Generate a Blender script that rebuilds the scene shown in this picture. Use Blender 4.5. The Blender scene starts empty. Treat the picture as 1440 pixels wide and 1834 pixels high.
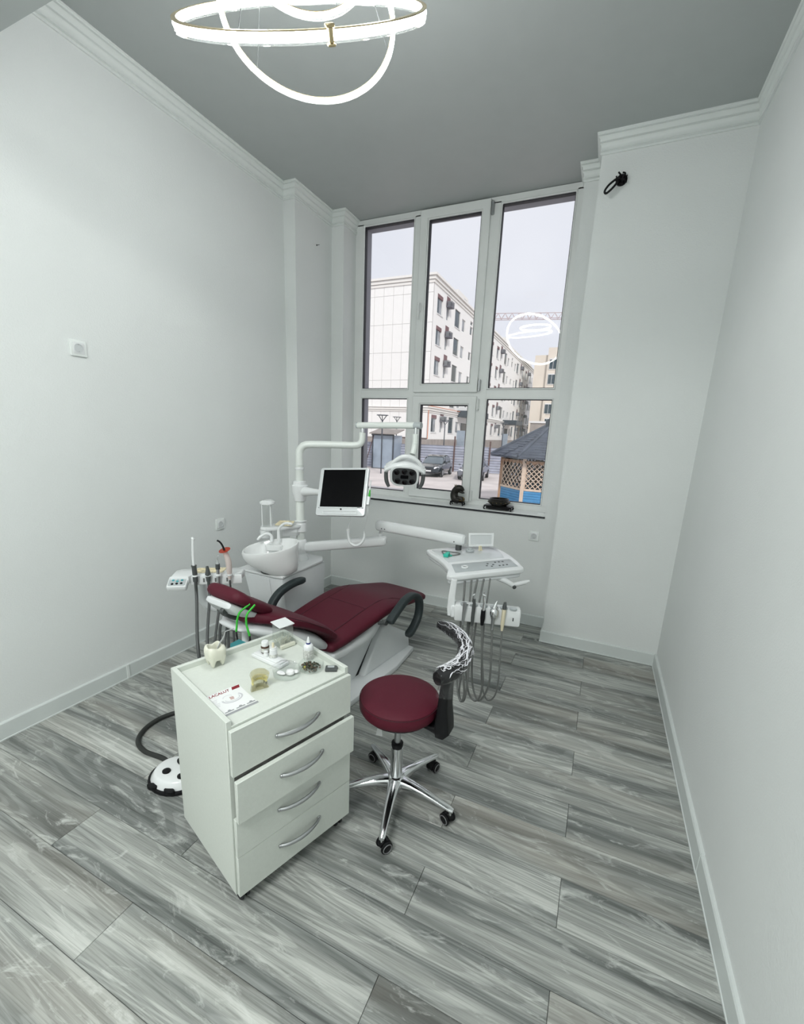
import bpy, bmesh, math, random
from mathutils import Vector, Matrix, Euler
from math import pi, sin, cos, radians as R
random.seed(7)
S = bpy.context.scene
COL = S.collection

# ------------------------------------------------------------ camera
cd = bpy.data.cameras.new('camera'); cam = bpy.data.objects.new('camera', cd); COL.objects.link(cam)
cd.sensor_fit = 'HORIZONTAL'; cd.sensor_width = 36.0; cd.lens = 779.65 / 1440 * 36
cd.shift_y = 46.0 / 1440; cd.clip_start = 0.05; cd.clip_end = 600
def cam_matrix(yaw, pitch, roll, loc):
    f = Vector((-sin(yaw) * cos(pitch), cos(yaw) * cos(pitch), sin(pitch)))
    r0 = Vector((cos(yaw), sin(yaw), 0)); u0 = r0.cross(f)
    r = r0 * cos(roll) + u0 * sin(roll); u = u0 * cos(roll) - r0 * sin(roll)
    m = Matrix((r, u, -f)).transposed().to_4x4(); m.translation = loc
    return m
cam.matrix_world = cam_matrix(0.4193, -0.2363, 0.0416, Vector((0, 0, 1.6)))
S.camera = cam

# ------------------------------------------------------------ sky, sun, exposure
SKY = 0.84
W = bpy.data.worlds.new('overcast_sky'); S.world = W; W.use_nodes = True
wn = W.node_tree; wn.nodes.clear()
wo = wn.nodes.new('ShaderNodeOutputWorld'); wb = wn.nodes.new('ShaderNodeBackground')
tc = wn.nodes.new('ShaderNodeTexCoord'); nz = wn.nodes.new('ShaderNodeTexNoise'); rp = wn.nodes.new('ShaderNodeValToRGB')
nz.inputs['Scale'].default_value = 2.2; nz.inputs['Detail'].default_value = 4
rp.color_ramp.elements[0].position = 0.3; rp.color_ramp.elements[0].color = (0.80, 0.82, 0.90, 1)
rp.color_ramp.elements[1].position = 0.7; rp.color_ramp.elements[1].color = (0.90, 0.91, 0.97, 1)
wn.links.new(tc.outputs['Generated'], nz.inputs['Vector']); wn.links.new(nz.outputs['Fac'], rp.inputs['Fac'])
wn.links.new(rp.outputs['Color'], wb.inputs['Color']); wb.inputs['Strength'].default_value = SKY
wn.links.new(wb.outputs[0], wo.inputs[0])
sl = bpy.data.lights.new('sun', 'SUN'); sl.energy = 1.95; sl.angle = R(6); sl.color = (1.0, 0.96, 0.9)
sun = bpy.data.objects.new('sun', sl); COL.objects.link(sun)
sun.rotation_euler = Vector((-0.55, 0.72, -0.62)).to_track_quat('-Z', 'Y').to_euler()
S.view_settings.view_transform = 'Standard'; S.view_settings.look = 'None'
S.view_settings.gamma = 1.0; S.view_settings.use_curve_mapping = False
S.view_settings.exposure = 0.30
LED = 50.0
al = bpy.data.lights.new('rear_fill_light', 'AREA'); al.energy = 84; al.shape = 'RECTANGLE'; al.size = 1.2; al.size_y = 0.8; al.color = (0.975, 1.0, 0.98)
alo = bpy.data.objects.new('rear_fill_light', al); COL.objects.link(alo); alo.location = (-.9, -1.1, 3.4)  # added fill light behind the camera for floor and near walls, no fixture
S.cycles.use_denoising = True
S.cycles.max_bounces = 10; S.cycles.diffuse_bounces = 6; S.cycles.transparent_max_bounces = 24
S.cycles.caustics_reflective = False; S.cycles.caustics_refractive = False
S.cycles.sample_clamp_indirect = 6.0

# ------------------------------------------------------------ materials
def new_mat(name):
    m = bpy.data.materials.new(name); m.use_nodes = True
    nt = m.node_tree; b = nt.nodes['Principled BSDF']
    return m, nt, b
def pm(name, col, rough=0.5, metal=0.0, var=0.0, vscale=8.0, bump=0.0, bscale=60.0, coat=0.0, emit=None, estr=0.0, spec=0.5, stretch=None):
    m, nt, b = new_mat(name)
    b.inputs['Base Color'].default_value = (*col, 1); b.inputs['Roughness'].default_value = rough
    b.inputs['Metallic'].default_value = metal; b.inputs['Coat Weight'].default_value = coat
    b.inputs['Specular IOR Level'].default_value = spec
    g = nt.nodes.new('ShaderNodeTexCoord')
    vec = g.outputs['Object']
    if stretch:
        mp = nt.nodes.new('ShaderNodeMapping'); mp.inputs['Scale'].default_value = stretch
        nt.links.new(vec, mp.inputs['Vector']); vec = mp.outputs[0]
    n = nt.nodes.new('ShaderNodeTexNoise'); n.inputs['Scale'].default_value = vscale; n.inputs['Detail'].default_value = 5
    nt.links.new(vec, n.inputs['Vector'])
    r = nt.nodes.new('ShaderNodeValToRGB')
    v = max(var, 0.015)
    r.color_ramp.elements[0].position = 0.3; r.color_ramp.elements[0].color = (*[c * (1 - v) for c in col], 1)
    r.color_ramp.elements[1].position = 0.7; r.color_ramp.elements[1].color = (*[min(1, c * (1 + v)) for c in col], 1)
    nt.links.new(n.outputs['Fac'], r.inputs['Fac']); nt.links.new(r.outputs['Color'], b.inputs['Base Color'])
    if bump:
        n2 = nt.nodes.new('ShaderNodeTexNoise'); n2.inputs['Scale'].default_value = bscale; n2.inputs['Detail'].default_value = 3
        nt.links.new(vec, n2.inputs['Vector'])
        bp = nt.nodes.new('ShaderNodeBump'); bp.inputs['Strength'].default_value = bump; bp.inputs['Distance'].default_value = 0.002
        nt.links.new(n2.outputs['Fac'], bp.inputs['Height']); nt.links.new(bp.outputs[0], b.inputs['Normal'])
    if emit:
        b.inputs['Emission Color'].default_value = (*emit, 1); b.inputs['Emission Strength'].default_value = estr
    return m
def clear_mat(name, tint=(0.97, 0.98, 0.98), ior=1.45, rough=0.0, body=0.0, bodycol=(0.8, 0.8, 0.8), wrinkle=0.0):
    m = bpy.data.materials.new(name); m.use_nodes = True; nt = m.node_tree; nt.nodes.clear()
    o = nt.nodes.new('ShaderNodeOutputMaterial'); t = nt.nodes.new('ShaderNodeBsdfTransparent'); g = nt.nodes.new('ShaderNodeBsdfGlossy')
    lw = nt.nodes.new('ShaderNodeLayerWeight'); lw.inputs['Blend'].default_value = 0.5; mx = nt.nodes.new('ShaderNodeMixShader')
    pw = nt.nodes.new('ShaderNodeMath'); pw.operation = 'POWER'; pw.inputs[1].default_value = 5.0; nt.links.new(lw.outputs['Facing'], pw.inputs[0])
    f0 = ((ior - 1) / (ior + 1)) ** 2
    f = nt.nodes.new('ShaderNodeMath'); f.operation = 'MULTIPLY_ADD'; f.inputs[1].default_value = 1 - f0; f.inputs[2].default_value = f0; nt.links.new(pw.outputs[0], f.inputs[0])
    t.inputs[0].default_value = (*tint, 1); g.inputs['Roughness'].default_value = rough
    src = t.outputs[0]
    if wrinkle:
        tx = nt.nodes.new('ShaderNodeTexCoord'); vn = nt.nodes.new('ShaderNodeTexNoise'); vn.inputs['Scale'].default_value = 22; vn.inputs['Detail'].default_value = 6; vn.inputs['Distortion'].default_value = 2.5
        nt.links.new(tx.outputs['Object'], vn.inputs['Vector']); bq = nt.nodes.new('ShaderNodeBump'); bq.inputs['Strength'].default_value = wrinkle; bq.inputs['Distance'].default_value = .06
        nt.links.new(vn.outputs['Fac'], bq.inputs['Height']); nt.links.new(bq.outputs[0], g.inputs['Normal']); nt.links.new(bq.outputs[0], lw.inputs['Normal'])
    if body:
        d = nt.nodes.new('ShaderNodeBsdfDiffuse'); d.inputs[0].default_value = (*bodycol, 1)
        m2 = nt.nodes.new('ShaderNodeMixShader'); m2.inputs[0].default_value = body
        nt.links.new(t.outputs[0], m2.inputs[1]); nt.links.new(d.outputs[0], m2.inputs[2]); src = m2.outputs[0]
    nt.links.new(f.outputs[0], mx.inputs[0]); nt.links.new(src, mx.inputs[1]); nt.links.new(g.outputs[0], mx.inputs[2])
    nt.links.new(mx.outputs[0], o.inputs[0])
    return m
def wood_floor():
    m, nt, b = new_mat('grey_oak_laminate'); N = nt.nodes; L = nt.links
    def node(t, **k):
        n = N.new(t)
        for a, v in k.items():
            n.inputs[a].default_value = v
        return n
    geo = N.new('ShaderNodeNewGeometry'); oi = N.new('ShaderNodeObjectInfo')
    mul = N.new('ShaderNodeVectorMath'); mul.operation = 'SCALE'; mul.inputs['Scale'].default_value = 37.0
    cmb = N.new('ShaderNodeCombineXYZ'); L.new(oi.outputs['Random'], cmb.inputs[0]); L.new(oi.outputs['Random'], cmb.inputs[2])
    L.new(cmb.outputs[0], mul.inputs[0])
    add = N.new('ShaderNodeVectorMath'); add.operation = 'ADD'; L.new(geo.outputs['Position'], add.inputs[0]); L.new(mul.outputs[0], add.inputs[1])
    def tex(scale, sc, det, dist=0.0, rough=0.5):
        mp = N.new('ShaderNodeMapping'); mp.inputs['Scale'].default_value = sc; L.new(add.outputs[0], mp.inputs['Vector'])
        n = node('ShaderNodeTexNoise', Scale=scale, Detail=det, Distortion=dist, Roughness=rough); L.new(mp.outputs[0], n.inputs['Vector'])
        return n
    def ramp(src, stops):
        r = N.new('ShaderNodeValToRGB'); cr = r.color_ramp
        while len(cr.elements) < len(stops): cr.elements.new(0.5)
        for e, (p, c) in zip(cr.elements, stops): e.position = p; e.color = (*c, 1) if len(c) == 3 else c
        L.new(src, r.inputs['Fac']); return r
    def mix(a, c, f, mode='MIX'):
        x = N.new('ShaderNodeMix'); x.data_type = 'RGBA'; x.blend_type = mode
        if isinstance(f, float): x.inputs[0].default_value = f
        else: L.new(f, x.inputs[0])
        L.new(a, x.inputs[6])
        if isinstance(c, tuple): x.inputs[7].default_value = (*c, 1)
        else: L.new(c, x.inputs[7])
        return x.outputs[2]
    big = tex(1.0, (0.55, 10.0, 1), 4, 0.55, 0.55)
    base = ramp(big.outputs['Fac'], [(0.29, (0.095, 0.102, 0.099)), (0.43, (0.22, 0.232, 0.224)), (0.52, (0.35, 0.36, 0.343)), (0.70, (0.50, 0.511, 0.486))])
    # cathedral grain: contour lines of a stretched field
    fld = tex(1.0, (0.55, 4.5, 1), 1.5, 0.6)
    m1 = N.new('ShaderNodeMath'); m1.operation = 'MULTIPLY'; m1.inputs[1].default_value = 130.0; L.new(fld.outputs['Fac'], m1.inputs[0])
    m2 = N.new('ShaderNodeMath'); m2.operation = 'SINE'; L.new(m1.outputs[0], m2.inputs[0])
    ring = ramp(m2.outputs[0], [(0.0, (0.55, 0.56, 0.55)), (0.35, (0.96, 0.96, 0.96)), (1.0, (1.06, 1.06, 1.05))])
    c1 = mix(base.outputs['Color'], ring.outputs['Color'], 0.5, 'MULTIPLY')
    fine = tex(1.0, (4.5, 230, 1), 4, 0.25, 0.6)
    fr = ramp(fine.outputs['Fac'], [(0.34, (0.66, 0.67, 0.66)), (0.52, (1.0, 1.0, 1.0)), (0.68, (1.10, 1.10, 1.10))])
    c2 = mix(c1, fr.outputs['Color'], 0.9, 'MULTIPLY')
    brn = tex(1.0, (0.5, 3.5, 1), 2, 0.5)
    bf = ramp(brn.outputs['Fac'], [(0.52, (0, 0, 0)), (0.72, (0.42, 0.42, 0.42))])
    c3 = mix(c2, (0.27, 0.245, 0.21), bf.outputs['Color'])
    blot = tex(1.0, (5, 14, 1), 5, 1.5, 0.7)
    bl = ramp(blot.outputs['Fac'], [(0.56, (0, 0, 0)), (0.72, (0.6, 0.6, 0.6))])
    c4 = mix(c3, (0.60, 0.615, 0.59), bl.outputs['Color'])
    hv = N.new('ShaderNodeHueSaturation'); mr = N.new('ShaderNodeMapRange'); mr.inputs['To Min'].default_value = 0.98; mr.inputs['To Max'].default_value = 1.18
    L.new(oi.outputs['Random'], mr.inputs[0]); L.new(mr.outputs[0], hv.inputs['Value']); L.new(c4, hv.inputs['Color'])
    L.new(hv.outputs[0], b.inputs['Base Color'])
    b.inputs['Roughness'].default_value = 0.42; b.inputs['Specular IOR Level'].default_value = 0.35
    bp = N.new('ShaderNodeBump'); bp.inputs['Strength'].default_value = 0.25; bp.inputs['Distance'].default_value = 0.001
    L.new(fine.outputs['Fac'], bp.inputs['Height']); L.new(bp.outputs[0], b.inputs['Normal'])
    return m

M = dict(
 wall=pm('white_plaster', (0.715, 0.735, 0.728), 0.85, var=0.02, vscale=1.5, bump=0.6, bscale=140, spec=0.2),
 ceil=pm('grey_satin_ceiling', (0.43, 0.455, 0.45), 0.5, var=0.01, spec=0.3),
 trim=pm('white_trim', (0.74, 0.77, 0.755), 0.55, var=0.01),
 base=pm('grey_white_skirting', (0.62, 0.655, 0.645), 0.45, var=0.015),
 pvc=pm('white_plastic_frame', (0.74, 0.755, 0.745), 0.35, var=0.015),
 gasket=pm('black_rubber', (0.012, 0.013, 0.018), 0.6),
 sillw=pm('white_sill', (0.74, 0.76, 0.75), 0.25, var=0.02),
 glass=clear_mat('window_glass', (0.97, 0.975, 0.98), 1.42),
 floor=wood_floor(),
 laminate=pm('white_laminate', (0.60, 0.63, 0.585), 0.5, var=0.02, vscale=90, bump=0.25, bscale=400),
 laminate_in=pm('grey_cut_edge', (0.35, 0.34, 0.33), 0.7),
 steel=pm('brushed_steel', (0.50, 0.51, 0.52), 0.32, 1.0),
 chrome=pm('polished_chrome', (0.78, 0.79, 0.80), 0.12, 1.0),
 black=pm('black_plastic', (0.006, 0.006, 0.007), 0.4, bump=0.2, bscale=300, spec=0.22),
 darkgrey=pm('dark_grey_plastic', (0.06, 0.066, 0.066), 0.45),
 facegrey=pm('graphite_face', (0.055, 0.058, 0.06), 0.5, spec=0.3),
 wheelgrey=pm('grey_tyre', (0.16, 0.16, 0.165), 0.6),
 maroon=pm('maroon_leatherette', (0.082, 0.007, 0.018), 0.55, var=0.05, vscale=3, bump=0.35, bscale=350, spec=0.25),
 seam=pm('dark_seam_thread', (0.04, 0.003, 0.009), 0.7),
 white=pm('white_gloss_plastic', (0.72, 0.735, 0.74), 0.22, var=0.01, coat=0.3),
 offwhite=pm('white_lamp_arm', (0.70, 0.73, 0.70), 0.28, var=0.01),
 shell=pm('white_shell', (0.66, 0.68, 0.69), 0.3, var=0.015),
 ceramic=pm('glazed_ceramic', (0.74, 0.75, 0.75), 0.1, coat=0.5),
 cream=pm('cream_porcelain', (0.66, 0.66, 0.56), 0.3, coat=0.3, var=0.03, vscale=30),
 armrest=pm('slate_green_armrest', (0.026, 0.036, 0.038), 0.5, spec=0.35, bump=0.1),
 hose=pm('grey_hose', (0.15, 0.155, 0.15), 0.5),
 hosedark=pm('dark_grey_hose', (0.075, 0.08, 0.08), 0.5),
 cable=pm('black_cable', (0.018, 0.02, 0.018), 0.55),
 greenc=pm('bright_green_strap', (0.03, 0.42, 0.03), 0.5),
 teal=pm('teal_cover', (0.05, 0.28, 0.31), 0.6, var=0.1),
 mint=pm('mint_rubber', (0.03, 0.45, 0.34), 0.35),
 screen=pm('black_screen', (0.001, 0.001, 0.0015), 0.25, spec=0.12),
 silver=pm('silver_plastic', (0.62, 0.64, 0.65), 0.3, 0.25),
 panelgrey=pm('light_grey_panel', (0.40, 0.43, 0.44), 0.35),
 lensd=pm('dark_lens', (0.003, 0.003, 0.004), 0.12, coat=0.2, spec=.3),
 amber=pm('amber_glass', (0.05, 0.018, 0.006), 0.1, coat=0.6),
 label=pm('printed_label', (0.55, 0.56, 0.53), 0.6, var=0.35, vscale=160),
 paper=pm('brochure_paper', (0.76, 0.77, 0.77), 0.35),
 redink=pm('dark_red_ink', (0.22, 0.008, 0.018), 0.5),
 greyink=pm('grey_ink', (0.28, 0.29, 0.30), 0.5),
 lightink=pm('pale_grey_ink', (0.52, 0.52, 0.55), 0.5),
 pinkink=pm('pale_pink_ink', (0.50, 0.36, 0.34), 0.5),
 orange=clear_mat('orange_shield', (0.75, 0.16, 0.07), 1.45, 0.05, 0.35, (0.6, 0.08, 0.03)),
 handle_cream=pm('pinkish_handle', (0.58, 0.50, 0.47), 0.4),
 ivory=pm('ivory_rubber', (0.66, 0.60, 0.44), 0.5),
 acrylic=clear_mat('clear_acrylic', (0.965, 0.975, 0.97), 1.6, 0.03, 0.03),
 dishglass=clear_mat('thin_glass', (0.975, 0.985, 0.98), 1.5, 0.02, 0.012),
 film=clear_mat('plastic_film', (0.97, 0.97, 0.98), 1.4, 0.03, 0.01, (0.85, 0.85, 0.9), wrinkle=0.35),
 creaseglint=pm('white_crease_glint', (0.72, 0.72, 0.76), 0.15, coat=0.5),  # pale colour stands for highlights on the clear film's creases
 resin=clear_mat('clear_resin', (0.93, 0.92, 0.84), 1.5, 0.06, 0.14, (0.66, 0.64, 0.52)),
 teeth=pm('yellow_teeth', (0.72, 0.66, 0.30), 0.3),
 bead=pm('dark_green_bead', (0.035, 0.05, 0.03), 0.35, var=0.5, vscale=200),
 bead2=pm('brown_bead', (0.09, 0.06, 0.035), 0.4, var=0.5, vscale=200),
 bead3=pm('yellow_bead', (0.5, 0.45, 0.08), 0.4),
 cotton=pm('cotton_wool', (0.8, 0.8, 0.8), 0.9, bump=1.0, bscale=300),
 navy=pm('navy_ring', (0.02, 0.03, 0.16), 0.4),
 led=pm('led_diffuser', (0.9, 0.95, 0.95), 0.4, emit=(0.975, 1.0, 0.985), estr=LED),
 brass=pm('champagne_metal', (0.42, 0.34, 0.2), 0.35, 0.85),
 bronze=pm('dark_bronze', (0.016, 0.014, 0.011), 0.4, 0.3, var=0.6, vscale=60),
 gold=pm('worn_gold', (0.16, 0.12, 0.06), 0.4, 0.8),
 decor=pm('speckled_brochure', (0.70, 0.62, 0.42), 0.6, var=0.4, vscale=45),
 # outdoors
 fac=pm('white_facade_panel', (0.80, 0.795, 0.775), 0.7, var=0.02, vscale=3),
 facjoint=pm('grey_panel_joint', (0.42, 0.42, 0.42), 0.8),
 cornice=pm('cream_cornice', (0.76, 0.745, 0.71), 0.7),
 brown=pm('brown_spandrel', (0.18, 0.10, 0.105), 0.7),
 winframe=pm('white_window_frame', (0.7, 0.7, 0.7), 0.5),
 pane=pm('dark_blue_pane', (0.022, 0.045, 0.06), 0.12),
 pane2=pm('grey_curtained_pane', (0.30, 0.32, 0.34), 0.25, var=0.35, vscale=1.2),
 plinth=pm('grey_brown_plinth', (0.30, 0.27, 0.25), 0.85, var=0.15, vscale=1.5),
 acbox=pm('grey_ac_cage', (0.13, 0.13, 0.155), 0.6),
 dark=pm('dark_canopy', (0.035, 0.05, 0.065), 0.5),
 fence=pm('galvanised_sheet', (0.40, 0.42, 0.50), 0.45, 0.25, var=0.15, vscale=2),
 rust=pm('rust_brown_steel', (0.11, 0.06, 0.055), 0.7),
 ground=pm('pale_concrete', (0.62, 0.565, 0.54), 0.9, var=0.14, vscale=0.6),
 grass=pm('dry_grass', (0.17, 0.16, 0.08), 0.95, var=0.4, vscale=8),
 kerb=pm('kerb_grey', (0.38, 0.38, 0.40), 0.9),
 carblack=pm('black_car_paint', (0.02, 0.028, 0.035), 0.2, 0.2, coat=0.8),
 carsilver=pm('grey_car_paint', (0.16, 0.17, 0.20), 0.25, 0.5, coat=0.8),
 carglass=pm('car_glass', (0.09, 0.12, 0.14), 0.08, coat=0.6),
 carlight=pm('headlamp', (0.8, 0.82, 0.85), 0.15),
 tyre=pm('tyre', (0.02, 0.02, 0.022), 0.8),
 rim=pm('alloy_rim', (0.35, 0.36, 0.38), 0.35, 0.6),
 lampdark=pm('dark_lamp_post', (0.05, 0.06, 0.075), 0.5),
 boothglass=pm('blue_grey_booth_sheet', (0.30, 0.36, 0.43), 0.3, var=0.12, vscale=1.5),
 shingle=pm('slate_blue_shingle', (0.075, 0.088, 0.115), 0.85, var=0.3, vscale=2),
 timber=pm('brown_timber', (0.40, 0.25, 0.16), 0.7, var=0.15, vscale=6),
 shadedtimber=pm('shaded_lattice_timber', (0.10, 0.06, 0.04), 0.8, var=0.3, vscale=4),
 palewood=pm('pale_lattice_wood', (0.62, 0.50, 0.40), 0.7, var=0.1),
 blue=pm('bright_blue_board', (0.07, 0.27, 0.52), 0.55, var=0.12, vscale=5),
 orangepipe=pm('orange_gas_pipe', (0.55, 0.20, 0.10), 0.6),
 beige=pm('beige_tower_wall', (0.68, 0.62, 0.54), 0.8, var=0.04, vscale=.3),
 crane=pm('faded_crane_steel', (0.48, 0.36, 0.36), 0.7),
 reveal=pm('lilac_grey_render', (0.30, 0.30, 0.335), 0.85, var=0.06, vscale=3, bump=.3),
 bush=pm('dark_bush_leaves', (0.05, 0.05, 0.055), 0.9, var=0.4, vscale=6),
)

# ------------------------------------------------------------ geometry helpers (geometry = (verts, faces))
def V3(p): return Vector(p)
def join(*gs):
    V, F = [], []
    for g in gs:
        n = len(V); V += list(g[0]); F += [tuple(i + n for i in f) for f in g[1]]
    return V, F
def xf(g, m): return [m @ Vector(v) for v in g[0]], g[1]
def mv(g, *t): return xf(g, Matrix.Translation(t))
def rot(a, ax='Z'): return Matrix.Rotation(a, 4, ax)
def T(*t): return Matrix.Translation(t)
def box(c, s, bev=0.0, seg=1):
    x, y, z = s[0] / 2, s[1] / 2, s[2] / 2
    bm = bmesh.new(); bmesh.ops.create_cube(bm, size=1)
    for v in bm.verts: v.co = Vector((v.co.x * s[0] + c[0], v.co.y * s[1] + c[1], v.co.z * s[2] + c[2]))
    if bev: bmesh.ops.bevel(bm, geom=bm.edges[:], offset=min(bev, min(s) * 0.45), segments=seg, affect='EDGES', profile=0.5)
    return from_bm(bm)
def from_bm(bm):
    bm.verts.index_update(); g = ([v.co.copy() for v in bm.verts], [tuple(v.index for v in f.verts) for f in bm.faces]); bm.free(); return g
def bx(x0, x1, y0, y1, z0, z1, bev=0.0, seg=1):
    return box(((x0 + x1) / 2, (y0 + y1) / 2, (z0 + z1) / 2), (abs(x1 - x0), abs(y1 - y0), abs(z1 - z0)), bev, seg)
def prism(poly, z0, z1, bev=0.0, seg=2):
    bm = bmesh.new(); vs = [bm.verts.new((p[0], p[1], z0)) for p in poly]
    f = bm.faces.new(vs)
    r = bmesh.ops.extrude_face_region(bm, geom=[f]); top = [e for e in r['geom'] if isinstance(e, bmesh.types.BMVert)]
    for v in top: v.co.z = z1
    bmesh.ops.recalc_face_normals(bm, faces=bm.faces[:])
    if bev: bmesh.ops.bevel(bm, geom=[e for e in bm.edges if abs(e.verts[0].co.z - e.verts[1].co.z) < 1e-6], offset=bev, segments=seg, affect='EDGES', profile=0.5)
    return from_bm(bm)
def rrect(w, h, r, n=5, cx=0, cy=0):
    P = []
    for qx, qy, a0 in ((1, 1, 0), (-1, 1, pi / 2), (-1, -1, pi), (1, -1, 3 * pi / 2)):
        for i in range(n + 1):
            a = a0 + pi / 2 * i / n
            P.append((cx + qx * (w / 2 - r) + r * cos(a), cy + qy * (h / 2 - r) + r * sin(a)))
    return P
def smooth_path(pts, n=8, closed=False):
    P = [Vector(p) for p in pts]; out = []
    m = len(P); rng = range(m if closed else m - 1)
    for i in rng:
        p0 = P[(i - 1) % m] if (closed or i > 0) else P[0] * 2 - P[1]
        p1 = P[i]; p2 = P[(i + 1) % m]
        p3 = P[(i + 2) % m] if (closed or i + 2 < m) else P[-1] * 2 - P[-2]
        for k in range(n):
            t = k / n
            out.append(0.5 * ((2 * p1) + (-p0 + p2) * t + (2 * p0 - 5 * p1 + 4 * p2 - p3) * t * t + (-p0 + 3 * p1 - 3 * p2 + p3) * t ** 3))
    if not closed: out.append(P[-1])
    return out
def tube(path, r=0.01, n=12, closed=False, caps=True, flat=1.0, up=None):
    P = [Vector(p) for p in path]; m = len(P)
    rr = r if isinstance(r, (list, tuple)) else [r] * m
    if len(rr) != m:
        q = []
        for i in range(m):
            t = i / (m - 1) * (len(rr) - 1); a = int(min(t, len(rr) - 2)); q.append(rr[a] + (rr[a + 1] - rr[a]) * (t - a))
        rr = q
    Vs, Fs = [], []
    t0 = (P[1] - P[0]).normalized()
    nrm = (Vector(up) if up else (Vector((0, 0, 1)) if abs(t0.z) < 0.9 else Vector((1, 0, 0))))
    nrm = (nrm - t0 * nrm.dot(t0)).normalized()
    for i in range(m):
        if closed: t = (P[(i + 1) % m] - P[i - 1]).normalized()
        else: t = (P[min(i + 1, m - 1)] - P[max(i - 1, 0)]).normalized()
        nrm = (nrm - t * nrm.dot(t)).normalized(); b = t.cross(nrm)
        for k in range(n):
            a = 2 * pi * k / n; Vs.append(P[i] + nrm * cos(a) * rr[i] * flat + b * sin(a) * rr[i])
    for i in range(m if closed else m - 1):
        for k in range(n):
            j = (i + 1) % m
            Fs.append((i * n + k, i * n + (k + 1) % n, j * n + (k + 1) % n, j * n + k))
    if caps and not closed:
        Fs.append(tuple(range(n))[::-1]); Fs.append(tuple((m - 1) * n + k for k in range(n)))
    return Vs, Fs
def lathe(prof, n=24, c=(0, 0, 0), sx=1.0, sy=1.0):
    Vs, Fs = [], []
    for r, z in prof:
        for k in range(n):
            a = 2 * pi * k / n; Vs.append(Vector((c[0] + r * sx * cos(a), c[1] + r * sy * sin(a), c[2] + z)))
    for i in range(len(prof) - 1):
        for k in range(n):
            Fs.append((i * n + k, i * n + (k + 1) % n, (i + 1) * n + (k + 1) % n, (i + 1) * n + k))
    if prof[0][0] > 1e-4: Fs.append(tuple(range(n))[::-1])
    if prof[-1][0] > 1e-4: Fs.append(tuple((len(prof) - 1) * n + k for k in range(n)))
    return Vs, Fs
def cyl(c, r, h, n=20, bev=0.0):
    if bev: return lathe([(0.0001, 0), (r - bev, 0), (r, bev), (r, h - bev), (r - bev, h), (0.0001, h)], n, c)
    return lathe([(r, 0), (r, h)], n, c)
def rod(a, b, r, n=12, r2=None): return tube([a, b], [r, r if r2 is None else r2], n)
def loft(secs, exp=4.0, n=28, caps=True):
    """secs: (centre, right, up, half width, half height); superellipse rings"""
    Vs, Fs = [], []
    for c, rt, up, hw, hh in secs:
        for k in range(n):
            a = 2 * pi * k / n; ca, sa = cos(a), sin(a)
            x = math.copysign(abs(ca) ** (2 / exp), ca) * hw; y = math.copysign(abs(sa) ** (2 / exp), sa) * hh
            Vs.append(Vector(c) + Vector(rt) * x + Vector(up) * y)
    m = len(secs)
    for i in range(m - 1):
        for k in range(n): Fs.append((i * n + k, i * n + (k + 1) % n, (i + 1) * n + (k + 1) % n, (i + 1) * n + k))
    if caps: Fs.append(tuple(range(n))[::-1]); Fs.append(tuple((m - 1) * n + k for k in range(n)))
    return Vs, Fs
def pad(path, exp=4.0, sub=5, round_end=0.03, n=32, k=4):
    """path in local YZ: (y, z, half width, half thickness[, x]); a cushion lofted along it with rounded ends"""
    P = [(*p, 0.0) if len(p) == 4 else p for p in path]
    A = smooth_path([(p[4], p[0], p[1]) for p in P], sub); B = smooth_path([(p[2], p[3], 0) for p in P], sub)
    secs = []
    m = len(A)
    for i in range(m):
        t = (A[min(i + 1, m - 1)] - A[max(i - 1, 0)]).normalized(); rt = Vector((1, 0, 0)); up = rt.cross(t).normalized()
        secs.append([A[i], rt, up, B[i].x, B[i].y, t])
    def ends(s, sg):
        o = []
        for j in range(k, 0, -1):
            a = pi / 2 * j / k
            q = 1 - cos(a)
            o.append((s[0] + s[5] * sg * round_end * sin(a), s[1], s[2], s[3] - round_end * q * 1.0, max(s[4] * (cos(a) * 0.85 + 0.15), 0.002)))
        return o
    L = ends(secs[0], -1) + [tuple(s[:5]) for s in secs] + ends(secs[-1], 1)[::-1]
    return loft(L, exp, n)
def torus(c, nrm, Rr, r, n=96, m=12, prof=None):
    nrm = Vector(nrm).normalized(); a = nrm.cross(Vector((0.3, 0.5, 0.8))).normalized(); b = nrm.cross(a)
    Vs, Fs = [], []
    pr = prof or [(r * cos(2 * pi * k / m), r * sin(2 * pi * k / m)) for k in range(m)]
    m = len(pr)
    for i in range(n):
        t = 2 * pi * i / n; d = a * cos(t) + b * sin(t)
        for dr, dz in pr: Vs.append(Vector(c) + d * (Rr + dr) + nrm * dz)
    for i in range(n):
        for k in range(m): Fs.append((i * m + k, i * m + (k + 1) % m, ((i + 1) % n) * m + (k + 1) % m, ((i + 1) % n) * m + k))
    return Vs, Fs
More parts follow.
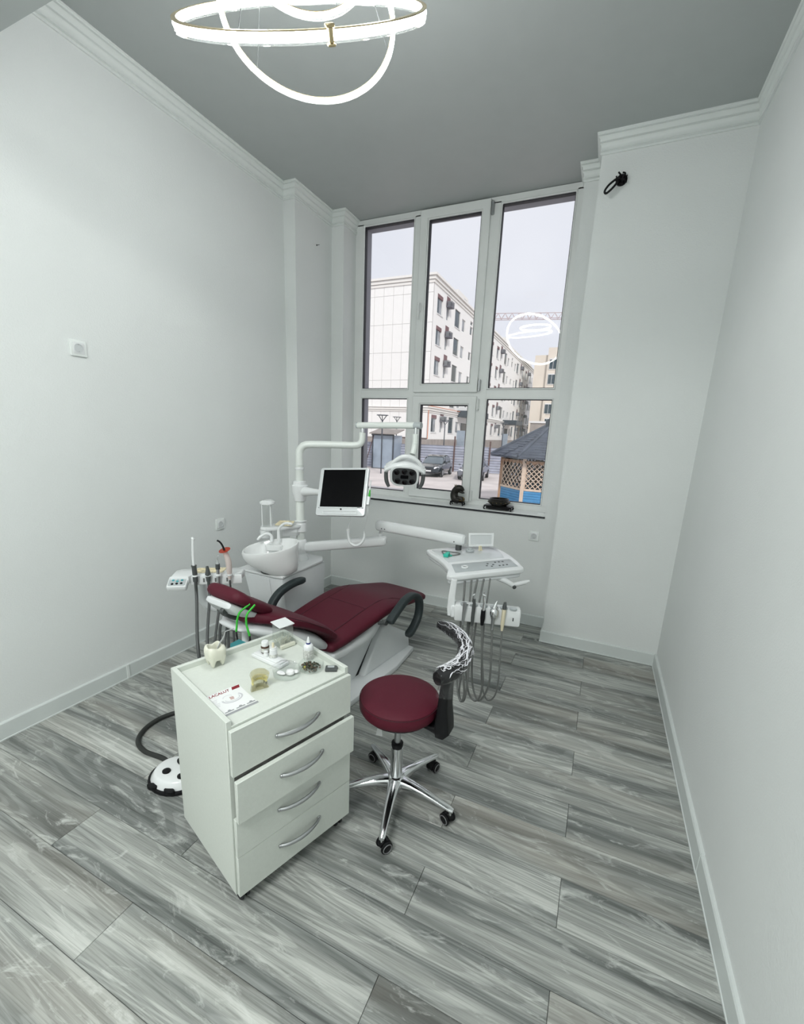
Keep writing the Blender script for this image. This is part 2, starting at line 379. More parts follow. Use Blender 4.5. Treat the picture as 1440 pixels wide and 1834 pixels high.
def sweep_plan(path, prof):
    """mitred sweep of a profile [(offset to the right of travel, z)] along a plan polyline; closed profile"""
    P = [Vector((p[0], p[1])) for p in path]; Vs, Fs = [], []; m = len(prof)
    for i, p in enumerate(P):
        d0 = (P[i] - P[i - 1]).normalized() if i > 0 else None; d1 = (P[i + 1] - P[i]).normalized() if i < len(P) - 1 else None
        n0 = Vector((d0.y, -d0.x)) if d0 else None; n1 = Vector((d1.y, -d1.x)) if d1 else None
        if n0 is None: mt = n1
        elif n1 is None: mt = n0
        else: mt = (n0 + n1) / (1 + n0.dot(n1))
        for o, z in prof: Vs.append(Vector((p.x + mt.x * o, p.y + mt.y * o, z)))
    for i in range(len(P) - 1):
        for k in range(m): Fs.append((i * m + k, i * m + (k + 1) % m, (i + 1) * m + (k + 1) % m, (i + 1) * m + k))
    Fs.append(tuple(range(m))[::-1]); Fs.append(tuple((len(P) - 1) * m + k for k in range(m)))
    return Vs, Fs
def grid_wall(u0, u1, v0, v1, holes, depth, f):
    """sheet with rectangular holes whose reveals go back by depth; f(u, v, d) -> point"""
    us = sorted({u0, u1, *[h[0] for h in holes], *[h[1] for h in holes]}); vs = sorted({v0, v1, *[h[2] for h in holes], *[h[3] for h in holes]})
    Vs, Fs, idx = [], [], {}
    def vi(u, v, d):
        k = (round(u, 5), round(v, 5), d)
        if k not in idx: idx[k] = len(Vs); Vs.append(Vector(f(u, v, d)))
        return idx[k]
    for i in range(len(us) - 1):
        for j in range(len(vs) - 1):
            cu, cv = (us[i] + us[i + 1]) / 2, (vs[j] + vs[j + 1]) / 2
            if any(h[0] < cu < h[1] and h[2] < cv < h[3] for h in holes): continue
            Fs.append((vi(us[i], vs[j], 0), vi(us[i + 1], vs[j], 0), vi(us[i + 1], vs[j + 1], 0), vi(us[i], vs[j + 1], 0)))
    for a, b, c, d in holes:
        q = [(a, c), (b, c), (b, d), (a, d)]
        for k in range(4):
            p, s = q[k], q[(k + 1) % 4]; n = len(Vs)
            Vs += [Vector(f(*p, 0)), Vector(f(*s, 0)), Vector(f(*s, depth)), Vector(f(*p, depth))]; Fs.append((n, n + 1, n + 2, n + 3))
    return Vs, Fs

# ------------------------------------------------------------ object helpers
WM = {}
def mesh(name, g, mat, smooth=True, angle=38):
    me = bpy.data.meshes.new(name); me.from_pydata([tuple(v) for v in g[0]], [], g[1]); me.update()
    bm = bmesh.new(); bm.from_mesh(me); bmesh.ops.recalc_face_normals(bm, faces=bm.faces[:]); bm.to_mesh(me); bm.free()
    if smooth:
        me.polygons.foreach_set('use_smooth', [True] * len(me.polygons)); me.set_sharp_from_angle(angle=R(angle))
    me.materials.append(M[mat] if isinstance(mat, str) else mat)
    return me
def obj(name, g, mat, parent=None, label=None, kind=None, smooth=True, world=True, angle=38):
    """one mesh object. With a parent, g is given in world coordinates when world, else in the thing's own frame"""
    if parent is not None and world:
        g = xf(g, WM[root_of(parent)].inverted())
    o = bpy.data.objects.new(name, mesh(name, g, mat, smooth, angle)); COL.objects.link(o)
    if parent is not None: o.parent = parent
    if label: o['label'] = label
    if kind: o['kind'] = kind
    return o
def root_of(o):
    while o.parent is not None: o = o.parent
    return o.name
def thing(name, label, cat, loc=(0, 0, 0), rz=0.0, group=None, m=None):
    o = bpy.data.objects.new(name, None); COL.objects.link(o); o.empty_display_size = 0.05
    mm = m if m is not None else T(*loc) @ rot(rz)
    o.matrix_world = mm; WM[o.name] = mm
    o['label'] = label; o['category'] = cat
    if group: o['group'] = group
    return o
def single(name, g, mat, label, cat, group=None, smooth=True, loc=None, kind=None):
    """a thing that is one mesh; origin at its base"""
    if loc is None:
        xs = [v[0] for v in g[0]]; ys = [v[1] for v in g[0]]; zs = [v[2] for v in g[0]]
        loc = ((min(xs) + max(xs)) / 2, (min(ys) + max(ys)) / 2, min(zs))
    o = bpy.data.objects.new(name, mesh(name, mv(g, -loc[0], -loc[1], -loc[2]), mat, smooth)); COL.objects.link(o); o.location = loc
    WM[o.name] = T(*loc)
    o['label'] = label; o['category'] = cat
    if group: o['group'] = group
    if kind: o['kind'] = kind
    return o
def struct(name, g, mat, parent=None, smooth=False):
    o = bpy.data.objects.new(name, mesh(name, g, mat, smooth)); COL.objects.link(o); WM[o.name] = Matrix()
    if parent: o.parent = parent
    else: o['kind'] = 'structure'
    return o

# ============================================================ ROOM
H = 3.4696; XL, X1, X2, X3, XP, XR = -2.590, -2.477, -2.350, -0.376, -0.262, 0.549
Y1, YB, YW, YO, YR, YF = 3.2125, 3.733, 3.947, 4.10, 3.453, -2.4
ZS = 0.968
floor = struct('floor', bx(XL - .25, XR + .25, YF - .2, YO, -0.16, -0.009), 'kerb')
k = -12; row0 = 0.507
while True:
    y0 = row0 + 0.18855 * k; y1_ = y0 + 0.18855
    if y0 > YB: break
    if y1_ > YF:
        ph = 0.067 if k % 2 == 0 else -0.41
        j = ph - 1.328 * 4
        while j < XR:
            xa, xb = max(j, XL), min(j + 1.328, XR); ya, yb = max(y0, YF), min(y1_, YB)
            if y0 + 0.05 > YR: xb = min(xb, XP)
            if y0 + 0.05 > Y1: xa = max(xa, X1)
            if xb - xa > 0.02 and yb - ya > 0.02:
                g = 0.0007
                o = struct('floor_plank', bx(xa + g, xb - g, ya + g, yb - g, -0.009, 0.0, 0.0012), 'floor', floor)
            j += 1.328
    k += 1
struct('ceiling', bx(XL - .25, XR + .25, YF - .2, YO, H, H + .2), 'ceil')
struct('ceiling_beam', bx(XL - .02, XR + .02, 0.35, 1.197, 3.0, H + .01), 'ceil')
struct('wall_left', prism([(XL, YF), (XL, Y1), (X1, Y1), (X1, YB), (X1, YO), (XL - .25, YO), (XL - .25, YF)], -.05, H + .02), 'wall')
struct('wall_right', bx(XR, XR + .25, YF - .2, YO, -.05, H + .02), 'wall')
struct('wall_front', bx(XL - .25, XR + .25, YF - .2, YF, -.05, H + .02), 'wall')
bw = join(prism([(X1, YB), (X2, YB), (X2, YW + .07), (X1, YW + .07)], -.05, H + .02),
          bx(X2, X3, YB, YW + .07, -.05, ZS - .008),
          prism([(X3, YB), (XP, YB), (XP, YR), (XR, YR), (XR, YW + .07), (X3, YW + .07)], -.05, H + .02))
struct('wall_back', bw, 'wall')
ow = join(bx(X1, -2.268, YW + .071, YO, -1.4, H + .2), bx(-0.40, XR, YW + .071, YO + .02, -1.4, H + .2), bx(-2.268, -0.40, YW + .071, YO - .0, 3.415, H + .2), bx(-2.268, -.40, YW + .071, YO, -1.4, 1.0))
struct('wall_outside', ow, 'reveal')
# cornices and skirtings
def corn(h=0.114, p=0.040):
    z = H
    return [(0, z - h), (0.009, z - h), (0.011, z - h + .008), (0.009, z - h + .014), (0.005, z - h + .017), (0.013, z - h + .021), (0.009, z - h + .034), (0.011, z - h + .048), (0.020, z - h + .058), (0.015, z - h + .062), (0.024, z - h + .066),
            (0.018, z - h + .070), (0.021, z - h + .082), (0.031, z - h + .092), (0.026, z - h + .096), (0.035, z - h + .099), (0.035, z - h + .104), (p, z - h + .107), (p, z), (0, z)]
struct('trim_left_cornice', sweep_plan([(XL, YF), (XL, Y1), (X1, Y1), (X1, YB), (X2, YB), (X2, YW)], corn()), 'trim', smooth=True)
struct('trim_right_cornice', sweep_plan([(X3, YW), (X3, YB), (XP, YB), (XP, YR), (XR, YR), (XR, YF)], corn()), 'trim', smooth=True)
def skirt(h=0.0953, t=0.0137): return [(0, 0), (t + .003, 0), (t + .003, .006), (t, .008), (t, h - .006), (t - .004, h), (0, h)]
struct('baseboard_left', sweep_plan([(XL, YF), (XL, Y1), (X1, Y1), (X1, YB)], skirt()), 'base')
struct('baseboard_back', sweep_plan([(X1, YB), (XP, YB), (XP, YR), (XR, YR)], skirt()), 'base')
bbr = struct('baseboard_right', sweep_plan([(XR, YR - .012), (XR, 1.70)], skirt(.0975, .0155)), 'base')
struct('baseboard_right_near', sweep_plan([(XR, 1.70), (XR, YF)], skirt()), 'base')
o = bpy.data.objects['baseboard_left']
for nm, g in (('joint_cover', bx(XL + .012, XL + .0185, 1.566, 1.582, 0.004, .0965)),):
    obj(nm, g, 'trim', o)

# ============================================================ WINDOW
wf = 'pvc'
win = struct('window_1', join(
    bx(X2, X3 + .0, YW, YW + .06, 3.422, H - .004), bx(X2, X3, YW, YW + .06, ZS, 1.022),
    bx(X2, -2.270, YW, YW + .06, 1.02, 3.43), bx(-0.436, X3, YW, YW + .06, 1.02, 3.43),
    bx(-1.755, -1.690, YW, YW + .06, 1.02, 3.43), bx(-1.095, -1.011, YW, YW + .06, 1.02, 3.43),
    bx(-2.30, -0.41, YW + .003, YW + .057, 1.929, 1.996)), wf)
def frame(x0, x1, z0, z1, w, y0, y1, bev=.004):
    """four mitred bars, joined ring"""
    bm = bmesh.new()
    out = [(x0, z0), (x1, z0), (x1, z1), (x0, z1)]; inn = [(x0 + w, z0 + w), (x1 - w, z0 + w), (x1 - w, z1 - w), (x0 + w, z1 - w)]
    q = [[bm.verts.new((p[0], y, p[1])) for p in r] for y in (y0, y1) for r in (out, inn)]
    for i in range(4):
        j = (i + 1) % 4
        bm.faces.new((q[0][i], q[0][j], q[1][j], q[1][i])); bm.faces.new((q[2][i], q[2][j], q[3][j], q[3][i]))
        bm.faces.new((q[0][i], q[0][j], q[2][j], q[2][i])); bm.faces.new((q[1][i], q[1][j], q[3][j], q[3][i]))
    bmesh.ops.recalc_face_normals(bm, faces=bm.faces[:])
    bmesh.ops.bevel(bm, geom=[e for e in bm.edges if e.is_manifold and e.calc_face_angle(0) > .5], offset=bev, segments=1, affect='EDGES')
    return from_bm(bm)
def bead(x0, x1, z0, z1):   # sloping glazing bead, black gasket, pane
    obj('glazing_bead', frame(x0, x1, z0, z1, .012, YW - .006, YW + .03), wf, win, world=False)
def glazing(x0, x1, z0, z1, y):
    obj('gasket', frame(x0 - .006, x1 + .006, z0 - .006, z1 + .006, .010, y - .004, y + .034, .001), 'gasket', win, world=False)
    obj('glass_pane', bx(x0 - .003, x1 + .003, y + .008, y + .030, z0 - .003, z1 + .003), 'glass', win, world=False)
for x0, x1, z0, z1 in ((-2.270, -1.755, 1.996, 3.422), (-2.270, -1.755, 1.022, 1.929), (-1.011, -.436, 1.996, 3.422), (-1.011, -.436, 1.022, 1.929)):
    bead(x0, x1, z0, z1); glazing(x0 + .013, x1 - .013, z0 + .013, z1 - .013, YW + .012)
for z0, z1, nm in ((1.972, 3.456, 'upper'), (1.0, 1.941, 'lower')):
    s = obj('window_sash', frame(-1.700, -1.088, z0, z1, .066, YW - .022, YW + .045), wf, win, world=False)
    obj('sash_bead', frame(-1.636, -1.152, z0 + .064, z1 - .064, .012, YW - .014, YW + .03), wf, s, world=False)
    glazing(-1.620, -1.168, z0 + .080, z1 - .080, YW + .006)
    for zz in (z0 + .06, z1 - .07):
        obj('hinge', join(bx(-1.086, -1.062, YW - .020, YW + .0, zz - .045, zz + .045, .003), cyl((-1.074, YW - .02, zz - .05), .008, .1, 10)), 'steel' if nm == 'upper' else wf, s, world=False)
obj('window_handle', join(bx(-1.681, -1.655, YW - .036, YW - .022, 2.655, 2.735, .006), tube(smooth_path([(-1.668, YW - .03, 2.72), (-1.668, YW - .058, 2.715), (-1.668, YW - .062, 2.66), (-1.667, YW - .058, 2.59)], 5), [.010, .009, .011, .008], 10)), wf, win, world=False)
sill = struct('window_sill', bx(X2, X3, YB - .004, YW, ZS - .003, ZS + .008, .002), 'sillw')
obj('sill_edge', bx(X2, X3 + .002, YB - .010, YB - .003, ZS - .012, ZS + .002, .001), 'gasket', sill)
obj('end_cap', lathe([(.001, 0), (.028, 0), (.03, .008), (.02, .016), (.001, .018)], 14, (X3 - .032, YB + .035, ZS + .008), 1.3, .8), 'sillw', sill)

# ============================================================ SOCKETS and wires
def socket(ax, x, y, z, label, ry=0):
    m = T(x, y, z) @ rot(ry)
    t = thing('wall_socket', label, 'socket', group='white wall sockets', m=m)
    plate = xf(prism(rrect(.081, .081, .004, 3), 0, .009, .002), rot(pi / 2, 'X'))
    obj('cover_plate', plate, 'trim', t, world=False)
    fr = xf(prism(rrect(.056, .056, .003, 3), .009, .011, .0008), rot(pi / 2, 'X'))
    obj('insert_frame', fr, 'white', t, world=False)
    cup = xf(lathe([(.0225, .0115), (.0225, .013), (.0195, .013), (.0185, .002), (.001, .002)], 28), rot(pi / 2, 'X'))
    c = obj('socket_cup', cup, 'silver', t, world=False)  # grey plastic gives the recessed cup its shading by colour
    pins = join(*[xf(cyl((sx, 0, .002), .0026, .002, 10), rot(pi / 2, 'X')) for sx in (-.0095, .0095)])
    for sx in (-.0095, .0095): obj('pin_hole', xf(cyl((sx, 0, .0015), .0028, .0025, 10), rot(pi / 2, 'X')), 'gasket', c, world=False)
    for sz in (-.017, .017): obj('earth_clip', bx(-.003, .003, -.012, -.003, sz - .0018, sz + .0018), 'steel', c, world=False)
# front of a socket looks along its local -Y
socket(0, XL, 1.520, 1.963, 'white wall socket high on the plain left wall', pi / 2)
socket(0, XL, 2.390, 0.868, 'low white wall socket left of the spittoon unit', pi / 2)
socket(1, -0.445, YB, 0.799, 'white wall socket under the window sill at right', 0)
tw = thing('wall_wire_outlet', 'black wires poking out of a hole high beside the window', 'wires', (-.129, YR, 3.16))
obj('junction_hole', xf(lathe([(.030, 0), (.034, .004), (.028, .006), (.022, .002), (.001, .002)], 20), T(-.129, YR, 3.20) @ rot(pi / 2, 'X')), 'black', tw)
for i in range(7):
    a = i * 0.9; p = Vector((-.129 + .016 * cos(a), YR - .004, 3.20 + .016 * sin(a)))
    obj('wire_stub', tube(smooth_path([p, p + Vector((.012 * cos(a), -.018, .014 * sin(a + 1))), p + Vector((.02 * cos(a + 1), -.028, .02 * sin(a)))], 4), .0048, 8), 'black', tw)
obj('hanging_wire', tube(smooth_path([(-.135, YR - .006, 3.198), (-.155, YR - .05, 3.19), (-.195, YR - .07, 3.155), (-.215, YR - .07, 3.125), (-.205, YR - .068, 3.112), (-.18, YR - .065, 3.13), (-.158, YR - .06, 3.155), (-.146, YR - .058, 3.172)], 6), .0065, 10), 'black', tw)
single('wall_anchor', xf(join(cyl((0, 0, 0), .006, .006, 10), rod((0, 0, 0), (0, 0, .03), .0022, 8)), T(X1, 3.503, 3.133) @ rot(pi / 2, 'Y')), 'darkgrey', 'tiny grey screw in the wall left of the window', 'screw')

# ============================================================ CEILING LAMP
lc = Vector((-1.10, 1.42, H))
lamp = thing('ring_pendant_lamp', 'pendant lamp of three glowing white rings on thin wires', 'lamp', tuple(lc))
obj('canopy', lathe([(.001, 0), (.13, 0), (.135, -.006), (.135, -.03), (.12, -.036), (.001, -.036)], 40, tuple(lc)), 'brass', lamp)
def ring(c, n, Rr, w, face):
    """metal hoop of height w with a wide glowing diffuser on the outside and a thin one inside"""
    hp = [(.004, -w / 2), (.010, -w / 2), (.010, w / 2), (-.010, w / 2), (-.010, -w / 2)]
    h = obj('ring_housing', torus(c, n, Rr, 0, 120, prof=[(.008, w / 2 + .003), (-.007, w / 2 + .003), (-.007, w / 2), (.008, w / 2)]), 'brass', lamp, label='champagne metal ring edge')
    d = obj('led_diffuser', torus(c, n, Rr, 0, 120, prof=[(.005, -w / 2), (.008, 0), (.005, w / 2), (-.003, w / 2), (-.003, -w / 2)]), 'led', h)
    e = obj('ring_rim', torus(c, n, Rr, 0, 120, prof=[(.008, -w / 2 - .006), (-.006, -w / 2 - .006), (-.006, -w / 2 - .0005), (.008, -w / 2 - .0005)]), 'acrylic', h)
    return h
nA = Vector((.241, -.631, .737)); nU = Vector((-.085, .107, .991)); nS = Vector((-.04, .05, 1))
cA = Vector((-1.07, 1.438, 2.892)); cU = Vector((-1.117, 1.544, 2.948)); cS = Vector((-1.065, 1.44, 3.05))
rA = ring(cA, nA, .393, .020, 1); rU = ring(cU, nU, .287, .007, 1); rS = ring(cS, nS, .20, .010, 1)
def on_ring(c, n, Rr, d):
    n = n.normalized(); d = Vector(d); d = (d - n * d.dot(n)).normalized(); return c + d * Rr, d
for (c, n, Rr, ds) in ((cA, nA, .393, ((0, -1, -1), (1, .6, .6), (-1, .6, .6))), (cU, nU, .287, ((.6, .6, 0), (-1, .2, 0), (.4, -1, 0))), (cS, nS, .20, ((0, 1, 0), (.9, -.5, 0), (-.9, -.5, 0)))):
    for d in ds:
        p, dd = on_ring(c, n, Rr, d)
        top = Vector((lc.x + dd.x * .09, lc.y + dd.y * .09, H - .03))
        obj('suspension_wire', rod(p, top, .0012, 6), 'darkgrey', lamp)
p, dd = on_ring(cA, nA, .393, (.608, -.494, -.622))
zax = nA.normalized(); yax = zax.cross(dd)
mm = Matrix((dd, yax, zax)).transposed().to_4x4(); mm.translation = p
obj('clamp', xf(join(box((.002, 0, .017), (.024, .024, .009), .002), box((.011, 0, 0), (.005, .013, .030), .002), box((.003, 0, -.018), (.022, .022, .007), .002)), mm), 'brass', lamp, label='champagne metal joint clamp')

# ============================================================ DRAWER CABINET
CA = R(71.67); cabM = T(-.932, .838, 0) @ rot(CA)
CW, CD, Z0, Z1 = .482, .436, .055, .7245
cab = thing('drawer_cabinet', 'white rolling drawer cabinet with tray top and four drawers', 'cabinet', m=cabM)
def cobj(n, g, m, par=None, **k): return obj(n, g, m, par or cab, world=False, **k)
cobj('side_panel', bx(0, .017, 0, CD, Z0, Z1, .0012), 'laminate')
cobj('side_panel', bx(CW - .017, CW, 0, CD, Z0, Z1, .0012), 'laminate')
cobj('back_panel', bx(.017, CW - .017, CD - .017, CD, Z0, Z1, .0012), 'laminate')
cobj('tray_top', bx(.017, CW - .017, .0, CD - .017, .688, .704, .001), 'laminate')
cobj('bottom_panel', bx(.017, CW - .017, .004, CD - .017, Z0 + .004, Z0 + .02), 'laminate')
cobj('inner_carcass', bx(.019, CW - .019, .012, CD - .02, Z0 + .02, .686), 'laminate_in')
dz = [(.534, .697, 0), (.372, .527, .022), (.222, .371, .001), (.058, .220, 0)]
for i, (a, b, out) in enumerate(dz):
    y1d = -.002 - out
    dr = cobj('drawer', bx(.004, CW - .001, y1d - .017, y1d, a, b, .0014), 'laminate')
    zc = (a + b) / 2 + (.012 if i else -.01); cx = CW * .505
    P = []
    for t in range(13):
        s = -1 + t / 6; P.append((cx + s * .085, y1d - .019 - .024 * (1 - s * s) ** .8, zc))
    hnd = join(tube(P, [.0050, .0062, .0068, .0062, .0050], 10, flat=1.25), *[box((cx + s * .083, y1d - .020, zc), (.014, .008, .013), .002) for s in (-1, 1)])
    h = cobj('drawer_handle', hnd, 'steel', dr, label='curved brushed steel handle')
    if out: cobj('drawer_box', bx(.03, CW - .03, y1d, .10, a + .012, b - .03), 'laminate_in', dr)
for x, y in ((.035, .035), (CW - .035, .035), (.035, CD - .04), (CW - .035, CD - .04)):
    c = cobj('caster', join(box((x, y, Z0 - .004), (.036, .036, .008), .002), box((x, y - .004, .038), (.022, .030, .022), .005)), 'black')
    for s in (-1, 1): cobj('wheel', xf(lathe([(.001, -.006), (.017, -.006), (.020, -.003), (.020, .003), (.017, .006), (.001, .006)], 18), T(x + s * .011, y - .012, .0202) @ rot(pi / 2, 'Y')), 'tyre', c)

ZT = .7042
def on_tray(name, label, cat, x, y, rz=0.0, group=None, z=ZT): return thing(name, label, cat, (x, y, z), rz, group)
def L(n, g, m, par, **k): return obj(n, g, m, par, world=False, **k)
# tooth shaped cup
cup = on_tray('tooth_shaped_holder', 'cream porcelain tooth shaped holder on cabinet corner', 'holder', -1.250, 1.095, CA)
def tooth_body():
    n = 40; Vs, Fs = [], []
    prof = [(.034, .030), (.036, .042), (.0375, .056), (.037, .068), (.033, .077), (.029, .080), (.025, .078), (.022, .070), (.021, .045), (.001, .040)]
    for r, z in prof:
        for k in range(n):
            a = 2 * pi * k / n; q = 1 + .10 * cos(4 * a + pi) * (1 if z > .05 else .6)
            zz = z + (.0035 * cos(4 * a + pi) if .07 < z else 0)
            Vs.append(Vector((r * q * cos(a), r * q * sin(a), zz)))
    for i in range(len(prof) - 1):
        for k in range(n): Fs.append((i * n + k, i * n + (k + 1) % n, (i + 1) * n + (k + 1) % n, (i + 1) * n + k))
    Fs.append(tuple(range(n))[::-1])
    return Vs, Fs
L('cup_body', tooth_body(), 'cream', cup)
for i in range(4):
    a = pi / 4 + i * pi / 2; d = Vector((cos(a), sin(a), 0))
    L('tooth_root', tube([d * .024 + Vector((0, 0, .045)), d * .0245 + Vector((0, 0, .03)), d * .026 + Vector((0, 0, .014)), d * .026 + Vector((0, 0, .002))], [.0165, .014, .009, .004], 14), 'cream', cup)
mir = thing('dental_probe', 'bent grey metal probe standing in the tooth holder', 'dental probe', (-1.250, 1.095, ZT + .041))
obj('probe_handle', tube([(-1.248, 1.092, ZT + .043), (-1.243, 1.115, ZT + .085), (-1.236, 1.128, ZT + .105), (-1.234, 1.134, ZT + .125), (-1.205, 1.150, ZT + .138)], [.0034, .003, .0026, .002, .0016], 8), 'steel', mir)
# brochure
br = on_tray('brochure', 'white LACALUT tooth leaflet lying at the cabinet corner', 'brochure', -1.026, .956, R(71.67 - 1))
bwid, bhei = .112, .146   # local X along the front, local Y towards the back
def prn(n, g, m): return L(n, g, m, br)
L('sheet', prism([(-bwid / 2, -bhei / 2), (bwid / 2, -bhei / 2), (bwid / 2, bhei / 2), (-bwid / 2, bhei / 2)], 0, .0012), 'paper', br)
def flatp(poly, z=.0013): return [Vector((p[0], p[1], z)) for p in poly], [tuple(range(len(poly)))]
prn('red_mark', flatp([(.024, .052), (.052, .052), (.057, .070), (.030, .070)]), 'redink')
prn('grey_strip', flatp([(-.056, .0705), (-.02, .0715), (-.02, .0735), (-.056, .0735)]), 'lightink')
prn('bottom_band', flatp([(-.0575, -.073), (.0575, -.073), (.0575, -.0625), (-.0575, -.0625)]), 'greyink')
def seg(cx, cy, rx, ry, w, a0=0, a1=2 * pi, n=28):
    Vs, Fs = [], []
    for i in range(n + 1):
        a = a0 + (a1 - a0) * i / n; Vs += [Vector((cx + rx * cos(a), cy + ry * sin(a), .0014)), Vector((cx + (rx - w) * cos(a), cy + (ry - w) * sin(a), .0014))]
        if i: Fs.append((2 * i - 2, 2 * i - 1, 2 * i + 1, 2 * i))
    return Vs, Fs
prn('tooth_drawing', join(seg(.004, .008, .036, .026, .006, pi * .95, 2.2 * pi), seg(.004, .008, .026, .017, .003, pi, 2.1 * pi), seg(-.006, .022, .016, .012, .0018, 0, pi)), 'lightink')
prn('tooth_core', flatp([(-.004, .001), (.008, -.001), (.011, .016), (-.002, .019)], .0015), 'pinkink')
for i in range(6):
    prn('text_line', flatp([(-.054, .030 - i * .008), (-.038 - (i % 3) * .003, .030 - i * .008), (-.038 - (i % 3) * .003, .0325 - i * .008), (-.054, .0325 - i * .008)]), 'lightink')
for i, x in enumerate((-.050, -.012, .024)):
    prn('product_picture', flatp([(x, -.058), (x + .030, -.058), (x + .030, -.052), (x + .022, -.052), (x + .020, -.046), (x + .013, -.046), (x + .011, -.052), (x, -.053)]), 'greyink')
fc = bpy.data.curves.new('brand_lettering', 'FONT'); fc.body = 'LACALUT'; fc.size = .0205; fc.offset = .0005; fc.space_character = .98
fo = bpy.data.objects.new('tmp', fc); COL.objects.link(fo)
dg = bpy.context.evaluated_depsgraph_get(); tm = bpy.data.meshes.new_from_object(fo.evaluated_get(dg)); bpy.data.objects.remove(fo)
tm.materials.clear(); tm.materials.append(M['redink']); tm.name = 'lettering'
for v in tm.vertices: v.co = Vector((v.co.x * .80 - .054 + v.co.y * .15, v.co.y + .053, .0014))
to = bpy.data.objects.new('lettering', tm); COL.objects.link(to); to.parent = br; to['label'] = 'dark red LACALUT lettering'
# clear jaw model
jaw = on_tray('jaw_model', 'clear resin jaw model with yellow teeth on cabinet', 'jaw model', -.998, 1.052, R(60))
def arch(z0, z1, r0, r1, w):
    n = 26; Vs, Fs = [], []
    for i in range(n + 1):
        a = -.15 + (pi + .3) * i / n; c, s = cos(a), sin(a)
        for rr, z in ((r0, z0), (r0 - w, z0), (r1 - w, z1), (r1, z1)): Vs.append(Vector((rr * c, rr * s * 1.15 - .010, z)))
        if i:
            b = 4 * (i - 1)
            for k in range(4): Fs.append((b + k, b + (k + 1) % 4, b + 4 + (k + 1) % 4, b + 4 + k))
    Fs += [(0, 1, 2, 3), (4 * n + 3, 4 * n + 2, 4 * n + 1, 4 * n)]
    return Vs, Fs
tiltj = rot(R(-14), 'X')
L('lower_gum', join(arch(.0, .024, .031, .027, .016), prism([(-.028, -.016), (.028, -.016), (.022, .012), (0, .020), (-.022, .012)], 0, .008, .002)), 'resin', jaw)
L('upper_gum', xf(join(arch(.040, .062, .028, .033, .016), prism([(-.029, -.016), (.029, -.016), (.024, .014), (0, .024), (-.024, .014)], .056, .066, .003)), rot(R(6), 'X')), 'resin', jaw)
for row, (za, zb) in enumerate(((.022, .033), (.034, .045))):
    for i in range(12):
        a = .05 + (pi - .1) * i / 11; rr = .0235 + row * .001
        sz = .0075 if 2 < i < 9 else .009
        g = xf(box((0, 0, 0), (sz * .9, .007, zb - za), .0025, 2), T(rr * cos(a), rr * sin(a) * 1.15 - .010, (za + zb) / 2) @ rot(a + pi / 2))
        if row: g = xf(g, rot(R(6), 'X'))
        L('tooth', g, 'teeth', jaw)
L('implant_screw', rod((.027, .004, .003), (.027, .004, .018), .0022, 8), 'darkgrey', jaw); L('implant_screw', rod((.024, .017, .003), (.024, .017, .019), .0022, 8), 'darkgrey', jaw)
# petri dishes
def dish(name, label, x, y, r, h):
    d = on_tray(name, label, 'glass dish', x, y, 0, 'round glass dishes on the cabinet')
    L('dish_wall', lathe([(.001, 0), (r * .93, 0), (r, .003), (r * 1.02, h), (r * 1.05, h + .002), (r * .97, h + .002), (r * .96, .0035), (.001, .0025)], 44), 'dishglass', d)
    return d
d1 = dish('glass_dish', 'round glass dish holding white cotton and thin film', -.968, 1.168, .050, .020)
d2 = dish('glass_dish', 'round glass dish of small dark green and brown beads', -.915, 1.246, .047, .021)
rnd = random.Random(3)
cs = thing('cotton_pads', 'white cotton pads lying in the left glass dish', 'cotton', (-.968, 1.168, ZT + .003))
for (dx, dy, rx, ry, h) in ((.012, .004, .017, .015, .016), (-.018, -.012, .019, .010, .008), (.024, .022, .011, .010, .008)):
    obj('cotton_pad', xf(lathe([(.001, 0), (rx * .9, .001), (rx, h * .4), (rx * .8, h * .85), (.001, h)], 16, sy=ry / rx), T(-.968 + dx, 1.168 + dy, ZT + .0035)), 'cotton', cs)
fl = thing('film_wrap', 'crumpled clear plastic film over the left glass dish', 'film', (-.985, 1.185, ZT + .02))
def crumple():
    n = 12; Vs, Fs = [], []
    for i in range(n + 1):
        for j in range(n + 1):
            u, v = i / n - .5, j / n - .5
            Vs.append(Vector((-.992 + u * .075, 1.178 + v * .085, ZT + .023 + .022 * math.exp(-(u * u + v * v) * 9) + rnd.uniform(-.003, .003))))
    for i in range(n):
        for j in range(n): a = i * (n + 1) + j; Fs.append((a, a + 1, a + n + 2, a + n + 1))
    return Vs, Fs
obj('film_sheet', crumple(), 'film', fl, smooth=True, angle=60)
def blob(c, r, n=7):
    g = lathe([(.0002, -r), (r * .7, -r * .7), (r, 0), (r * .7, r * .7), (.0002, r)], n)
    return xf(g, T(*c) @ Euler((rnd.uniform(0, 3), rnd.uniform(0, 3), 0)).to_matrix().to_4x4() @ Matrix.Diagonal((1, rnd.uniform(.6, 1), rnd.uniform(.5, .9), 1)))
for mt, cnt, lab in (('bead', 90, 'heap of dark green beads in the right glass dish'), ('bead2', 50, 'brown beads mixed into the green bead heap'), ('bead3', 5, 'few yellow beads among the dark green ones')):
    gs = []
    for i in range(cnt):
        a = rnd.uniform(0, 2 * pi); q = rnd.random() ** .7 * .036; hh = .005 + rnd.random() * max(.0, .017 - q * .35)
        if mt == 'bead3': a = R(-120) + rnd.uniform(-.5, .5); q = .028
        gs.append(blob((-.915 + q * cos(a) - .002, 1.246 + q * sin(a), ZT + hh), rnd.uniform(.0028, .0048)))
    single('bead_heap', join(*gs), mt, lab, 'beads', kind='stuff')
